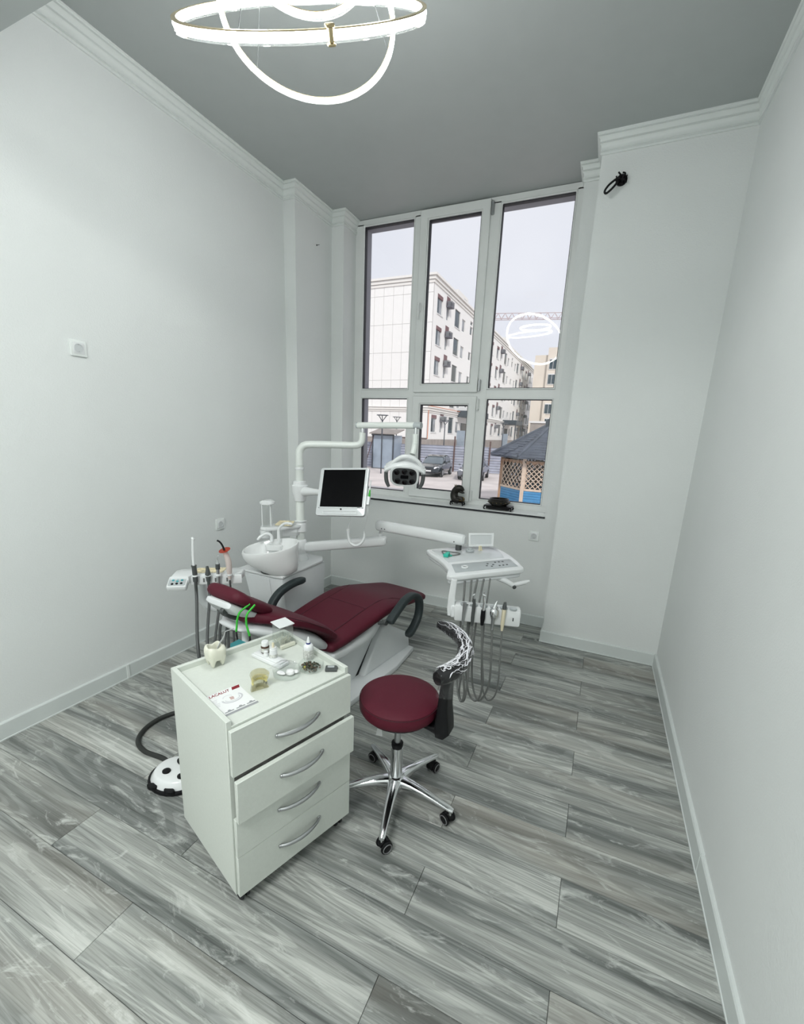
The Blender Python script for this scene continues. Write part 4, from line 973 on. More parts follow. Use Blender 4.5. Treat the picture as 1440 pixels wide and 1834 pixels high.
B('handle_grip', tube([(.160, -.232, -.086), (.19, -.232, -.086), (.24, -.228, -.082), (.272, -.225, -.078)], [.012, .014, .013, .008], 14), 'white', hn_)
B('handle_screw', rod((.160, -.250, -.092), (.160, -.258, -.0945), .011, 14), 'darkgrey', hn_)
# upper arm of the table (world coordinates)
q0 = Vector((-1.395, 2.700, .953)); q1 = Vector((-.742, 2.640, .947)); dq = (q1 - q0).normalized(); sd = dq.cross(Vector((0, 0, 1))).normalized(); LQ = (q1 - q0).length
ta = obj('support_arm', loft([(q0 + dq * t, sd, Vector((0, 0, 1)), w, h) for t, w, h in ((-.012, .018, .024), (0, .027, .034), (.02, .030, .037), (LQ - .03, .030, .037), (LQ, .029, .035), (LQ + .010, .018, .024))], 3, 24), 'white', tb)
for t, z in ((.05, -.012), (.075, -.012), (LQ - .055, -.014)): obj('arm_screw', rod(q0 + dq * t - sd * -.028 + Vector((0, 0, z)), q0 + dq * t + sd * .032 + Vector((0, 0, z)), .004, 8), 'darkgrey', ta)
obj('arm_post', rod((-.775, 2.642, .86), (-.775, 2.642, .93), .020, 16), 'darkgrey', ta)
# instrument holder below
hoM = T(-.455, 2.20, 0) @ rot(R(15)); hoL = tbM.inverted() @ hoM
def HO(g): return xf(g, hoL)
hold = B('instrument_holder', HO(join(box((-.005, .005, .668), (.350, .075, .095), .012, 2))), 'white')
for i, x in enumerate((-.130, -.078, -.026, .027, .079, .128)):
    B('holder_slot', HO(lathe([(.001, 0), (.018, 0), (.020, .004), (.020, .010)], 20, (x, -.020, .7135))), 'panelgrey', hold)
    if i < 5: B('holder_notch', HO(box((x, -.035, .664), (.014, .012, .086), .003)), 'panelgrey', hold)
B('holder_mark', HO(box((.131, -.0335, .664), (.005, .003, .018))), 'black', hold)
B('holder_bracket', join(HO(loft([((-.192, .0, .845), (1, 0, 0), (0, 1, 0), .016, .012), ((-.198, 0, .76), (1, 0, 0), (0, 1, 0), .019, .012), ((-.200, 0, .68), (1, 0, 0), (0, 1, 0), .021, .014), ((-.198, 0, .640), (1, 0, 0), (0, 1, 0), .018, .012)], 5, 16))), 'white')
hi = HO(join(box((-.185, .0, .668), (.03, .04, .07), .006)))
B('holder_end', hi, 'white', hold)
# five handpieces with hoses
loops = [
 [(-.132, -.045, .625), (-.118, -.05, .412), (-.092, -.05, .209), (-.108, -.02, .132), (-.135, .01, .22), (-.144, .02, .474), (-.135, .05, .70), (-.135, .08, .817)],
 [(-.078, -.045, .621), (-.077, -.05, .484), (-.082, -.05, .21), (-.098, -.01, .127), (-.119, .02, .178), (-.104, .02, .445), (-.101, .05, .68), (-.100, .08, .825)],
 [(-.029, -.045, .636), (-.012, -.05, .426), (.004, -.05, .29), (-.005, -.03, .18), (-.035, .0, .136), (-.073, .02, .195), (-.097, .02, .40), (-.085, .06, .68), (-.068, .08, .831)],
 [(.025, -.045, .643), (.037, -.05, .432), (.038, -.05, .28), (.010, -.02, .165), (-.020, .0, .150), (-.052, .02, .25), (-.062, .02, .45), (-.050, .06, .68), (-.034, .08, .837)],
 [(.078, -.045, .630), (.082, -.05, .471), (.086, -.05, .287), (.072, -.03, .19), (.040, .0, .150), (.010, .02, .21), (-.006, .02, .34), (-.012, .04, .60), (.0, .08, .843)]]
hpn = ['thin angled metal handpiece, leftmost in the table holder', 'black polished handpiece with bent head, second in the holder', 'handpiece with dark grip and angled chrome head, third in holder', 'stout chrome handpiece with pointed tip, fourth in the holder', 'pale ivory handpiece with grey nose, rightmost in the holder']
for i, (x, lp) in enumerate(zip((-.130, -.080, -.028, .026, .078), loops)):
    t = thing('dental_handpiece', hpn[i], 'handpiece', group='handpieces in the table holder', m=hoM @ T(x, -.040, .62))
    def P(n, g, m, par=None): return obj(n, xf(g, T(-x, .040, -.62)), m, par or t, world=False)
    y = -.045
    if i == 0:
        P('handle', tube([(x, y, .610), (x, y, .66), (x + .003, y, .70)], [.006, .007, .0085], 12), 'steel'); P('handpiece_head', join(tube([(x + .003, y, .70), (x + .004, y, .735)], [.010, .012], 14), rod((x + .004, y, .732), (x + .045, y - .004, .738), .0028, 8)), 'steel')
    elif i == 1:
        P('handle', tube([(x, y, .610), (x, y, .66), (x + .002, y, .72), (x + .001, y, .765)], [.007, .009, .0095, .007], 14), 'darkgrey'); P('handpiece_head', join(tube([(x + .001, y, .765), (x - .001, y, .785)], [.006, .005], 12), rod((x - .008, y, .782), (x + .004, y, .790), .005, 12)), 'steel')
    elif i == 2:
        P('grip', tube([(x, y, .620), (x + .001, y, .66), (x + .001, y, .705)], [.008, .013, .012], 16), 'black'); P('handpiece_head', join(tube([(x + .001, y, .705), (x + .004, y, .745), (x - .002, y, .785)], [.009, .008, .006], 14), rod((x - .010, y, .792), (x + .006, y, .786), .008, 14), rod((x - .001, y, .795), (x - .002, y, .805), .003, 8)), 'chrome')
    elif i == 3:
        P('handle', tube([(x, y, .600), (x + .001, y, .655), (x + .002, y, .675)], [.007, .010, .018], 16), 'steel'); P('handpiece_head', join(tube([(x + .002, y, .675), (x + .003, y, .69), (x + .003, y, .712), (x + .003, y, .722)], [.018, .023, .022, .014], 20), tube([(x + .003, y, .722), (x + .008, y, .745), (x + .014, y, .765)], [.012, .008, .002], 12)), 'chrome')
    else:
        P('handle', tube([(x, y, .600), (x, y, .64), (x + .002, y, .725)], [.006, .010, .011], 14), 'ivory'); P('nose', tube([(x + .002, y, .722), (x + .002, y, .735), (x + .003, y, .762)], [.011, .0115, .006], 14), 'darkgrey')
    P('hose', tube(smooth_path(lp, 8), (.0058, .0058, .006, .0056, .0046)[i], 10), 'hose')
# things lying on the table
tr1 = thing('rubber_ring', 'grey round rubber cup lying on the instrument table', 'rubber ring', m=tbM @ T(.045, .12, .0118))
L('ring_body', lathe([(.018, 0), (.026, .002), (.027, .010), (.022, .015), (.013, .014), (.009, .006), (.001, .005)], 26), 'panelgrey', tr1); L('ring_hole', cyl((0, 0, .0052), .0075, .001, 16), 'black', tr1)
tr2 = thing('mouth_prop', 'grey looped mouth prop with a mint green clip', 'mouth prop', m=tbM @ T(-.10, .105, .0118) @ rot(R(-40)))
L('wire_loop', tube(smooth_path([(-.055, .012, .004), (-.05, .03, .004), (0, .034, .004), (.052, .030, .004), (.058, .012, .004), (.035, -.022, .004), (.016, -.034, .006), (-.016, -.034, .006), (-.035, -.018, .004)], 5, True), .0034, 8, closed=True), 'hose', tr2)
L('mint_clip', join(prism([(-.016, -.075), (.014, -.075), (.012, -.028), (.004, -.018), (-.010, -.018), (-.014, -.030)], 0, .022, .004), prism([(-.03, -.044), (.03, -.044), (.024, -.032), (-.026, -.032)], .002, .009, .001)), 'mint', tr2)
# ============================================================ OPERATING LAMP on the column
ol = thing('operating_lamp', 'white jointed operating lamp hanging from the column top', 'dental lamp', (cx_, cy_, 1.35))
def OL(n, g, m, par=None, **k): return obj(n, g, m, par or ol, **k)
e1 = Vector((-1.565, 2.712, 1.503))
la = OL('lower_arm', tube(smooth_path([(cx_, cy_, 1.345), (cx_, cy_, 1.42), (cx_ + .006, cy_ + .003, 1.455), (cx_ + .03, cy_ + .014, 1.485), (cx_ + .075, cy_ + .036, 1.495), (-1.72, 2.64, 1.499), (-1.60, 2.697, 1.501), (-1.566, 2.713, 1.510), (-1.550, 2.72, 1.535), (-1.547, 2.722, 1.590)], 6), [.027, .027, .026, .025, .024, .023, .022], 20), 'offwhite')
OL('arm_joint', rod((-1.547, 2.722, 1.588), (-1.547, 2.722, 1.625), .012, 14), 'chrome', la)
u0 = Vector((-1.590, 2.722, 1.638)); u1 = Vector((-1.095, 2.690, 1.650))
du = (u1 - u0).normalized(); LU = (u1 - u0).length; us_ = du.cross(Vector((0, 0, 1))).normalized()
ua = OL('upper_arm', loft([(u0 + du * t, us_, Vector((0, 0, 1)), r_, r_) for t, r_ in ((0, .017), (.010, .021), (.02, .021), (LU - .05, .021))], 2.2, 20), 'offwhite')
OL('arm_cap', rod(u1 - du * .052, u1, .0215, 18), 'panelgrey', ua); OL('arm_cap', rod(u0 - du * .004, u0 + du * .006, .020, 18), 'panelgrey', ua)
px_ = Vector((-1.128, 2.680, 0))
OL('drop_joint', rod(px_ + Vector((0, 0, 1.585)), px_ + Vector((0, 0, 1.635)), .010, 14), 'chrome', ua)
OL('drop_tube', tube(smooth_path([px_ + Vector((0, 0, 1.595)), px_ + Vector((0, 0, 1.54)), px_ + Vector((-.003, -.005, 1.50)), px_ + Vector((-.006, -.02, 1.465))], 5), [.0185, .0185, .0195, .020], 18), 'offwhite')
OL('drop_ring', torus(px_ + Vector((0, 0, 1.535)), (0, 0, 1), .0185, .0025, 24, 8), 'offwhite')
hr = Vector((.93, .365, -.02)).normalized(); hz = Vector((0, 0, 1)); nf = hz.cross(hr).normalized() * -1   # towards the viewer
if nf.y > 0: nf = -nf
fn = (nf * .90 + Vector((0, 0, -.43))).normalized(); fu = fn.cross(hr).normalized()
if fu.z < 0: fu = -fu
hc_ = Vector((-1.122, 2.515, 1.330))
def hl(x, y, z): return hc_ + hr * x + fu * y + fn * z
head = OL('lamp_head', loft([(hl(0, .004, z), hr, fu, w, h) for z, w, h in ((-.085, .05, .03), (-.075, .075, .05), (-.04, .092, .068), (-.005, .092, .074), (.004, .088, .072), (.005, .078, .062), (-.002, .077, .061))], 3.4, 40), 'white')
OL('lamp_face', loft([(hl(0, 0, z), hr, fu, .078, .062) for z in (-.006, .001)], 3.4, 40), 'facegrey', head)
for i, (x, y) in enumerate(((-.048, .032), (0, .038), (.048, .034), (-.042, -.030), (.004, -.038), (.050, -.028))):
    OL('lamp_lens', xf(lathe([(.0175, 0), (.018, .003), (.013, .0055), (.006, .007), (.001, .0075)], 20), Matrix.Translation(hl(x, y, .001)) @ fn.to_track_quat('Z', 'Y').to_matrix().to_4x4()), 'lensd', head)
OL('lamp_window', loft([(hl(0, .0, z), hr, fu, .025, .013) for z in (.0, .002)], 8, 16), 'lensd', head)
OL('lamp_hood', loft([(hl(x, .062 + dy, -.045), fn, fu, .045, h) for x, dy, h in ((-.125, -.030, .010), (-.105, -.018, .016), (-.07, 0, .018), (0, .012, .020), (.07, 0, .018), (.105, -.018, .016), (.125, -.030, .010))], 3, 20), 'white', head)
OL('yoke', tube(smooth_path([hl(-.10, .045, -.03), hl(-.07, .085, -.035), hl(-.02, .118, -.04), hl(.03, .120, -.04), hl(.08, .095, -.035), hl(.108, .05, -.03), hl(.112, .01, -.03)], 5), [.010, .012, .014, .014, .012, .012, .010], 14), 'white')
for s in (-1, 1):
    OL('lamp_handle', tube(smooth_path([hl(s * .118, .020, -.03), hl(s * .118, -.01, -.02), hl(s * .113, -.045, -.010), hl(s * .098, -.078, 0)], 5), [.012, .013, .013, .010], 14), 'hosedark', head)
    OL('handle_socket', tube([hl(s * .114, .045, -.035), hl(s * .118, .015, -.028)], [.018, .014], 14), 'white', head)

# ============================================================ MONITOR
mx = Vector((cos(.169), sin(.169), 0)); mnh = Vector((sin(.169), -cos(.169), 0))
tl = .448
mup = (Vector((0, 0, 1)) * cos(tl) - mnh * sin(tl)).normalized(); mn = (mnh * cos(tl) + Vector((0, 0, 1)) * sin(tl)).normalized()
mx, mup = mx * cos(.069) + mup * sin(.069), mup * cos(.069) - mx * sin(.069)
mc = Vector((-1.485, 2.369, 1.219))
moM = Matrix((mx, mup, mn)).transposed().to_4x4(); moM.translation = mc
mon = thing('monitor', 'silver framed monitor with black screen on column arm', 'monitor', tuple(mc))
def MO(n, g, m, par=None, **k): return obj(n, xf(g, moM), m, par or mon, **k)
bez = prism(rrect(.330, .335, .016, 4), -.012, .010, .004, 2)
MO('monitor_case', join(prism(rrect(.330, .322, .016, 4), -.018, .006, .005, 2)), 'silver')
MO('monitor_back', prism(rrect(.24, .22, .03, 4), -.045, -.016, .012, 2), 'silver')
MO('screen', bx(-.140, .143, -.104, .146, .005, .0075), 'screen')
MO('screen_bezel', join(*[g for g in (bx(-.150, .153, .146, .156, .005, .0085), bx(-.150, -.140, -.112, .15, .005, .0085), bx(.143, .153, -.112, .15, .005, .0085), bx(-.150, .153, -.112, -.104, .005, .0085))]), 'silver')
MO('power_button', cyl((.005, -.118, .0055), .0055, .003, 16), 'black')
MO('bottom_grip', join(torus((0, -.141, .007), (0, 0, 1), .0, .0, 40, prof=[(0, 0)]) if 0 else xf(frame(-.115, .115, -.011, .011, .003, -.003, .003, .001), T(0, -.141, .007) @ rot(pi / 2, 'X'))), 'white')
MO('name_mark', bx(.112, .132, -.1085, -.1055, .0085, .0088), 'darkgrey')
MO('camera_holder', prism(rrect(.022, .055, .006), -.03, -.004, .002), 'white')
bpy.data.objects['camera_holder'].location = mx * .172 + mup * -.055
# intra-oral camera on a cord
ic = thing('intraoral_camera', 'slim white mouth camera with green grip beside the monitor', 'camera', tuple(mc + mx * .178 + Vector((0, 0, -.05))))
cxa = mc + mx * .172 - mn * .02
obj('camera_wand', tube([cxa + mup * .085 + mx * .004, cxa + mup * .06 + mx * .003, cxa + mup * .0 + mx * .0, cxa - mup * .085 - mx * .0], [.0035, .004, .0075, .008], 12), 'white', ic)
obj('green_grip', tube([cxa + mup * .018 + mn * .005 + mx * .005, cxa - mup * .02 + mn * .006 + mx * .005, cxa - mup * .045 + mn * .005 + mx * .004], [.004, .0075, .004], 10), 'greenc', ic)
e0 = cxa - mup * .085
cord = smooth_path([e0, e0 + Vector((0, 0, -.06)), (-1.352, 2.425, .975), (-1.352, 2.425, .955)], 6)
obj('thin_cord', tube(cord, .0022, 8), 'white', ic)
ul = smooth_path([(-1.350, 2.425, .955), (-1.352, 2.42, .915), (-1.372, 2.41, .882), (-1.405, 2.40, .868), (-1.438, 2.395, .885), (-1.452, 2.395, .92), (-1.455, 2.395, .958)], 8)
obj('thick_cord', tube(ul, [.0055, .0085, .009, .009, .009, .0085, .008], 12), 'white', ic)
obj('cord_plug', rod((-1.455, 2.395, .950), (-1.455, 2.395, .975), .0115, 12), 'white', ic)
obj('thin_cord', tube(smooth_path([(-1.455, 2.395, .972), (-1.450, 2.394, 1.00), (-1.440, 2.395, 1.03), (-1.444, 2.396, 1.075)], 5), .0022, 8), 'white', ic)

# ============================================================ ASSISTANT TRAY and its instruments
ad = Vector((.80, .60, 0)).normalized(); ab = Vector((-.60, .80, 0)).normalized()   # along the front, towards the back
ao_ = Vector((-2.010, 1.545, 0))                                                    # front left corner
asM = Matrix((ad, ab, Vector((0, 0, 1)))).transposed().to_4x4(); asM.translation = ao_ + Vector((0, 0, .80))
at = thing('assistant_tray', 'small white assistant tray with keypad left of the headrest', 'tray', m=asM)
def AT(n, g, m, par=None): return obj(n, g, m, par or at, world=False)
AT('tray_body', prism([(-.030, -.02), (.06, -.018), (.075, .010), (.30, .008), (.325, .03), (.335, .10), (.315, .125), (.0, .125), (-.03, .10)], -.045, .0, .008, 2), 'white')
AT('tray_front', prism([(.07, -.004), (.33, -.004), (.33, .012), (.07, .012)], -.055, -.004, .005), 'white')
kp = AT('keypad_box', xf(prism(rrect(.098, .085, .010), -.035, .0, .006), T(.008, -.030, -.022) @ rot(R(24), 'X')), 'white')
AT('keypad_face', xf(prism(rrect(.084, .070, .007), -.001, .0015), T(.008, -.030, -.022) @ rot(R(24), 'X')), 'panelgrey', kp)
for i, (x, y) in enumerate(((-.022, .006), (0, .018), (.022, .006), (0, -.002), (-.022, -.022), (0, -.020), (.022, -.018))):
    AT('keypad_button', xf(cyl((x, y, .001), .0068, .002, 12), T(.008, -.030, -.022) @ rot(R(24), 'X')), 'teal' if i < 4 else 'black', kp)
for i, x in enumerate((.12, .18, .24)): AT('tray_mark', bx(x + .010, x + .018, -.0062, -.0035, -.040, -.018), 'hose')
bro2 = thing('leaflet', 'cream and gold patterned leaflet on assistant tray', 'leaflet', m=asM @ T(.15, .075, .001))
L('sheet', prism([(-.08, -.042), (.075, -.042), (.085, .042), (-.07, .042)], 0, .003), 'decor', bro2)
bro3 = thing('leaflet', 'white leaflet with gold flowers on the column shelf', 'leaflet', (-1.985, 2.405, .929), R(24))
L('sheet', xf(prism([(-.062, -.035), (.055, -.035), (.062, .040), (-.045, .040)], 0, .003), rot(R(14), 'X') @ T(0, .01, .012)), 'decor', bro3)
ain = [
 ('saliva_ejector', 'long white suction tube, leftmost at the assistant tray', [(.095, -.012)], 'suction'),
 ('air_syringe_nozzle', 'short dark grey suction nozzle on the assistant tray', [(.160, -.012)], 'suction'),
 ('scaler_handpiece', 'silver scaler with small hooked tip on assistant tray', [(.212, -.012)], 'handpiece'),
 ('curing_light', 'pinkish curing light with orange shield and black tip', [(.270, -.012)], 'curing light')]
hz_end = [(-1.745, 1.425, .475), (-1.70, 1.445, .50), (-1.665, 1.452, .46), (-1.615, 1.475, .50)]
for i, (nm, lb, ((x, y),), cat) in enumerate(ain):
    t = thing(nm, lb, cat, group=None, m=asM @ T(x, y - .008, 0)); it = (asM @ T(x, y - .008, 0)).inverted()
    def P(n, g, m, par=None): return obj(n, g, m, par or t, world=False)
    P('holder_ring', lathe([(.011, -.006), (.016, -.004), (.016, .004), (.011, .006)], 18, (0, .002, .004)), 'white')
    if i == 0:
        P('grip', tube([(0, 0, -.030), (0, 0, .0), (-.002, 0, .05), (-.003, 0, .062)], [.0125, .0135, .0125, .0145], 16), 'darkgrey'); P('suction_tube', tube([(-.003, 0, .062), (-.003, 0, .12), (-.001, .002, .18), (.002, .004, .210)], [.0075, .0075, .0065, .0085], 12), 'white'); P('tube_end', tube([(.0, .004, .206), (.006, .005, .212)], [.011, .010], 10), 'white')
    elif i == 1:
        P('grip', tube([(0, 0, -.03), (0, 0, .01), (0, 0, .03), (-.002, 0, .055)], [.010, .015, .011, .007], 14), 'darkgrey')
    elif i == 2:
        P('handle', tube([(0, 0, -.055), (0, 0, .04)], [.0075, .0095], 14), 'steel'); P('grip', tube([(0, 0, .038), (0, 0, .068)], [.012, .0115], 16), 'darkgrey'); P('hooked_tip', tube([(0, 0, .068), (0, 0, .082), (-.001, 0, .10), (.004, 0, .112), (.008, 0, .112)], [.010, .004, .002, .0018, .001], 8), 'steel')
    else:
        P('handle', tube(smooth_path([(0, 0, -.02), (.0, 0, .03), (-.002, 0, .08), (-.014, .0, .125), (-.018, 0, .14)], 4), [.009, .015, .016, .0135, .012], 16), 'handle_cream')
        P('orange_shield', xf(lathe([(.001, 0), (.030, 0), (.031, .0015), (.030, .003), (.001, .003)], 28), T(-.018, 0, .143) @ rot(R(-14), 'Y') @ rot(R(12), 'X')), 'orange')
        P('light_guide', tube(smooth_path([(-.018, 0, .140), (-.028, 0, .170), (-.040, 0, .190), (-.054, 0, .199)], 4), [.0062, .005, .0048, .005], 12), 'black')
    e = it @ Vector(hz_end[i]); s0 = Vector((0, 0, -.03 if i != 2 else -.055)); e2 = Vector((e.x + .01, e.y + .05, .10 - .80))
    wl = smooth_path([s0, s0 + Vector((.0, -.004, -.10)), e, Vector((e.x + .02, e.y + .05, e.z - .22)), Vector((e.x + .04, e.y + .12, e.z - .30)), Vector((e.x + .06, e.y + .20, e.z - .20)), Vector((e.x + .02, .22, -.42)), Vector((e.x + .02, .34, -.42))], 7)
    P('hose', tube(wl, (.0085, .0075, .0068, .0052)[i], 12), 'hosedark')

# ============================================================ FOOT PEDAL
fp = thing('foot_pedal', 'white and black foot pedal on the floor behind the cabinet', 'foot pedal', (-1.60, 1.145, 0), R(10))
def FP(n, g, m, par=None): return obj(n, g, m, par or fp, world=False)
def lobe(s, n=28):
    return [((.125 * cos(2 * pi * k / n) ) * s + .0, (.105 * sin(2 * pi * k / n)) * s) for k in range(n)]
FP('pedal_base', prism(lobe(1.05), 0, .018, .005), 'black')
FP('pedal_shell', frust([(p[0] * .98, p[1] * .98) for p in lobe(1.0)], [(p[0] * .78, p[1] * .78) for p in lobe(1.0)], .014, .052, .008), 'white')
FP('rubber_tread', join(*[prism([(cx + rx * cos(2 * pi * k / 18), cy + ry * sin(2 * pi * k / 18)) for k in range(18)], .050, .060, .003) for cx, cy, rx, ry in ((.012, .045, .046, .026),)]), 'black')
FP('round_button', prism([(-.030 + .019 * cos(2 * pi * k / 20), -.030 + .017 * sin(2 * pi * k / 20)) for k in range(20)], .050, .058, .002), 'black')
FP('round_button', prism([(.055 + .019 * cos(2 * pi * k / 20), -.035 + .017 * sin(2 * pi * k / 20)) for k in range(20)], .050, .058, .002), 'black')
for s in (-.05, .04): FP('side_cutout', prism([(s + .026 * cos(2 * pi * k / 16), -.095 + .014 * sin(2 * pi * k / 16)) for k in range(16)], .012, .030, .003), 'black')
pc = smooth_path([(-1.70, 1.175, .022), (-1.76, 1.185, .016), (-1.88, 1.18, .013), (-1.975, 1.215, .013), (-2.03, 1.30, .013), (-2.03, 1.40, .013), (-1.98, 1.485, .013), (-1.90, 1.545, .013), (-1.78, 1.60, .013), (-1.66, 1.66, .013), (-1.60, 1.75, .013), (-1.57, 1.86, .016)], 8)
FPc = obj('pedal_cable', tube(pc, .0115, 12), 'cable', fp)

# ============================================================ SILL ORNAMENTS
dz0 = ZS + .008
dr = thing('dragon_figurine', 'dark bronze dragon figurine on black stand on sill', 'figurine', (-1.165, 3.83, dz0))
obj('stand_top', box((-1.165, 3.83, dz0 + .030), (.125, .070, .010), .003), 'black', dr)
for sx_ in (-1, 1):
    for sy_ in (-1, 1): obj('stand_leg', tube([(-1.165 + sx_ * .052, 3.83 + sy_ * .026, dz0 + .028), (-1.165 + sx_ * .060, 3.83 + sy_ * .028, dz0 + .014), (-1.165 + sx_ * .056, 3.83 + sy_ * .026, dz0)], [.008, .006, .007], 8), 'black', dr)
bs_ = smooth_path([(-1.150, 3.83, dz0 + .040), (-1.185, 3.828, dz0 + .055), (-1.200, 3.83, dz0 + .085), (-1.195, 3.83, dz0 + .120), (-1.170, 3.828, dz0 + .150), (-1.140, 3.825, dz0 + .152), (-1.112, 3.822, dz0 + .136)], 6)
obj('dragon_body', tube(bs_, [.032, .040, .036, .034, .034, .028, .014], 16), 'bronze', dr)
obj('dragon_jaw', tube([(-1.150, 3.826, dz0 + .128), (-1.120, 3.823, dz0 + .118), (-1.102, 3.822, dz0 + .116)], [.014, .010, .004], 10), 'bronze', dr)
for i in range(9):
    p = bs_[4 + i * 3]; obj('dragon_spine', rod(p + Vector((-.018, 0, .010)), p + Vector((-.036 + .003 * i, 0, .020 + .001 * i)), .007, 8, .002), 'gold' if i % 2 else 'bronze', dr)
for s in (-1, 1):
    obj('dragon_horn', tube([(-1.170, 3.826 + s * .012, dz0 + .165), (-1.190, 3.826 + s * .018, dz0 + .178), (-1.198, 3.826 + s * .02, dz0 + .186)], [.006, .004, .001], 8), 'gold', dr)
    obj('dragon_claw', tube([(-1.165, 3.83 + s * .02, dz0 + .070), (-1.125, 3.826 + s * .026, dz0 + .066), (-1.110, 3.825 + s * .026, dz0 + .048)], [.012, .010, .006], 8), 'bronze', dr)
obj('dragon_tail', tube(smooth_path([(-1.150, 3.83, dz0 + .045), (-1.115, 3.825, dz0 + .045), (-1.105, 3.82, dz0 + .065), (-1.125, 3.82, dz0 + .078)], 4), [.016, .013, .009, .003], 10), 'gold', dr)
cb = thing('bronze_censer', 'wide dark bronze bowl on low black stand on sill', 'bowl', (-.782, 3.825, dz0))
obj('stand_top', box((-.782, 3.815, dz0 + .032), (.245, .115, .010), .004), 'black', cb)
obj('stand_body', box((-.782, 3.815, dz0 + .018), (.205, .095, .024), .006), 'black', cb)
for sx_ in (-1, 1):
    for sy_ in (-1, 1): obj('stand_leg', tube([(-.782 + sx_ * .112, 3.815 + sy_ * .048, dz0 + .030), (-.782 + sx_ * .120, 3.815 + sy_ * .050, dz0 + .014), (-.782 + sx_ * .114, 3.815 + sy_ * .046, dz0)], [.007, .006, .007], 8), 'black', cb)
bo = obj('bowl_body', lathe([(.048, dz0 + .037), (.066, dz0 + .040), (.094, dz0 + .062), (.096, dz0 + .074), (.082, dz0 + .090), (.084, dz0 + .098), (.077, dz0 + .099), (.072, dz0 + .090), (.080, dz0 + .072), (.06, dz0 + .05), (.001, dz0 + .048)], 36, (-.782, 3.815, 0)), 'bronze', cb)
for i in range(16):
    a = 2 * pi * i / 16; obj('bowl_stud', blob((-.782 + .095 * cos(a), 3.815 + .095 * sin(a), dz0 + .067), .0055), 'gold', bo)


# ============================================================ OUTDOORS (ground is 1.4 m below the room's floor)
ZG = -1.4
gr = struct('ground', bx(-160, 120, YO + .3, 320, ZG - .3, ZG), 'ground')
gs_ = single('grass_patch', prism([(-7.2, 15.0), (-3.9, 15.5), (-3.6, 18.2), (-5.0, 20.6), (-6.3, 20.2), (-7.0, 18.0)], ZG, ZG + .03), 'grass', 'dry grass patch beside the blue gazebo', 'grass', kind='stuff')
struct('kerb_shadow_strip', join(bx(-16, -7.4, 20.7, 21.0, ZG, ZG + .12), bx(-7.5, -7.3, 12, 21, ZG, ZG + .12)), 'kerb')  # grey kerb strips put in for dark shadow strips on the ground
# ---- apartment house: gable side faces us, long side runs away from us
BX, BY, BH, P3 = -18.364, 46.756, 19.19, 28.7
ap = thing('apartment_building', 'long white five-storey apartment house with dark windows', 'building', (BX, BY, ZG))
def AP(n, g, m, par=None, **k): return obj(n, g, m, par or ap, smooth=False, **k)
fl = [17.65, 14.5, 11.4, 8.3, 5.15]
holes = []; wins = []
pat = [(1.20, 2.95, 0, -1.95, 'a'), (4.20, 5.05, -.55, -1.95, 'b'), (7.30, 9.35, 0, -1.95, 'c'), (10.2, 11.6, -.45, -1.85, 'd')]
for k in range(3):
    for f in fl:
        for (a, b, t, bt_, ty) in pat:
            for (u0_, u1_) in ((a, b), (P3 - b, P3 - a)):
                h = (u0_ + k * P3, u1_ + k * P3, f + bt_, f + t); holes.append(h); wins.append((h, ty))
    for f in fl[:-1]:
        h = (13.8 + k * P3, 14.95 + k * P3, f - 1.55, f - .55); holes.append(h); wins.append((h, 'e'))
        if f == fl[0]: h = (13.8 + k * P3, 14.95 + k * P3, f - .35, f + .1); holes.append(h); wins.append((h, 'e'))
fpt = lambda u, v, d: (BX - d, BY + u, ZG + v)
AP('street_wall', grid_wall(0, 3 * P3, 2.4, 18.35, holes, .22, fpt), 'fac')
AP('gable_backing', join(bx(BX - 16, BX - .30, BY + .06, BY + 3 * P3, ZG, ZG + 19.0)), 'facjoint')
for n_ in range(8):
    for r_ in range(6):
        z1_ = 17.42 + .93 - (0 if r_ == 0 else .93 + 2.9 * (r_ - 1)); z0_ = 17.42 - 2.9 * r_
        if r_ == 5: z0_ = 2.4
        if z1_ - z0_ > .2: AP('facade_panel', bx(BX - 1.17 * (n_ + 1) + .03, BX - 1.17 * n_ - .0, BY, BY + .07, ZG + z0_ + .03, ZG + z1_), 'fac')
AP('gable_wall', bx(BX - 16, BX - 9.36, BY, BY + .08, ZG + 2.4, ZG + 18.35), 'fac')
for i, (z0_, z1_, o_) in enumerate(((18.33, 18.62, .10), (18.62, 18.95, .22), (18.95, 19.2, .38), (5.36, 5.55, .10), (5.55, 5.80, .20), (5.80, 5.92, .30))):
    AP('cornice', join(bx(BX - 16, BX + o_, BY - o_, BY + .1, ZG + z0_, ZG + z1_ - .03), bx(BX - .1, BX + o_, BY + .1, BY + 3 * P3 + o_, ZG + z0_, ZG + z1_ - .03)), 'cornice')
AP('plinth', join(bx(BX - 16, BX + .08, BY - .08, BY + .3, ZG, ZG + 2.40), bx(BX - .2, BX + .08, BY + .3, BY + 3 * P3, ZG, ZG + 2.40)), 'plinth')
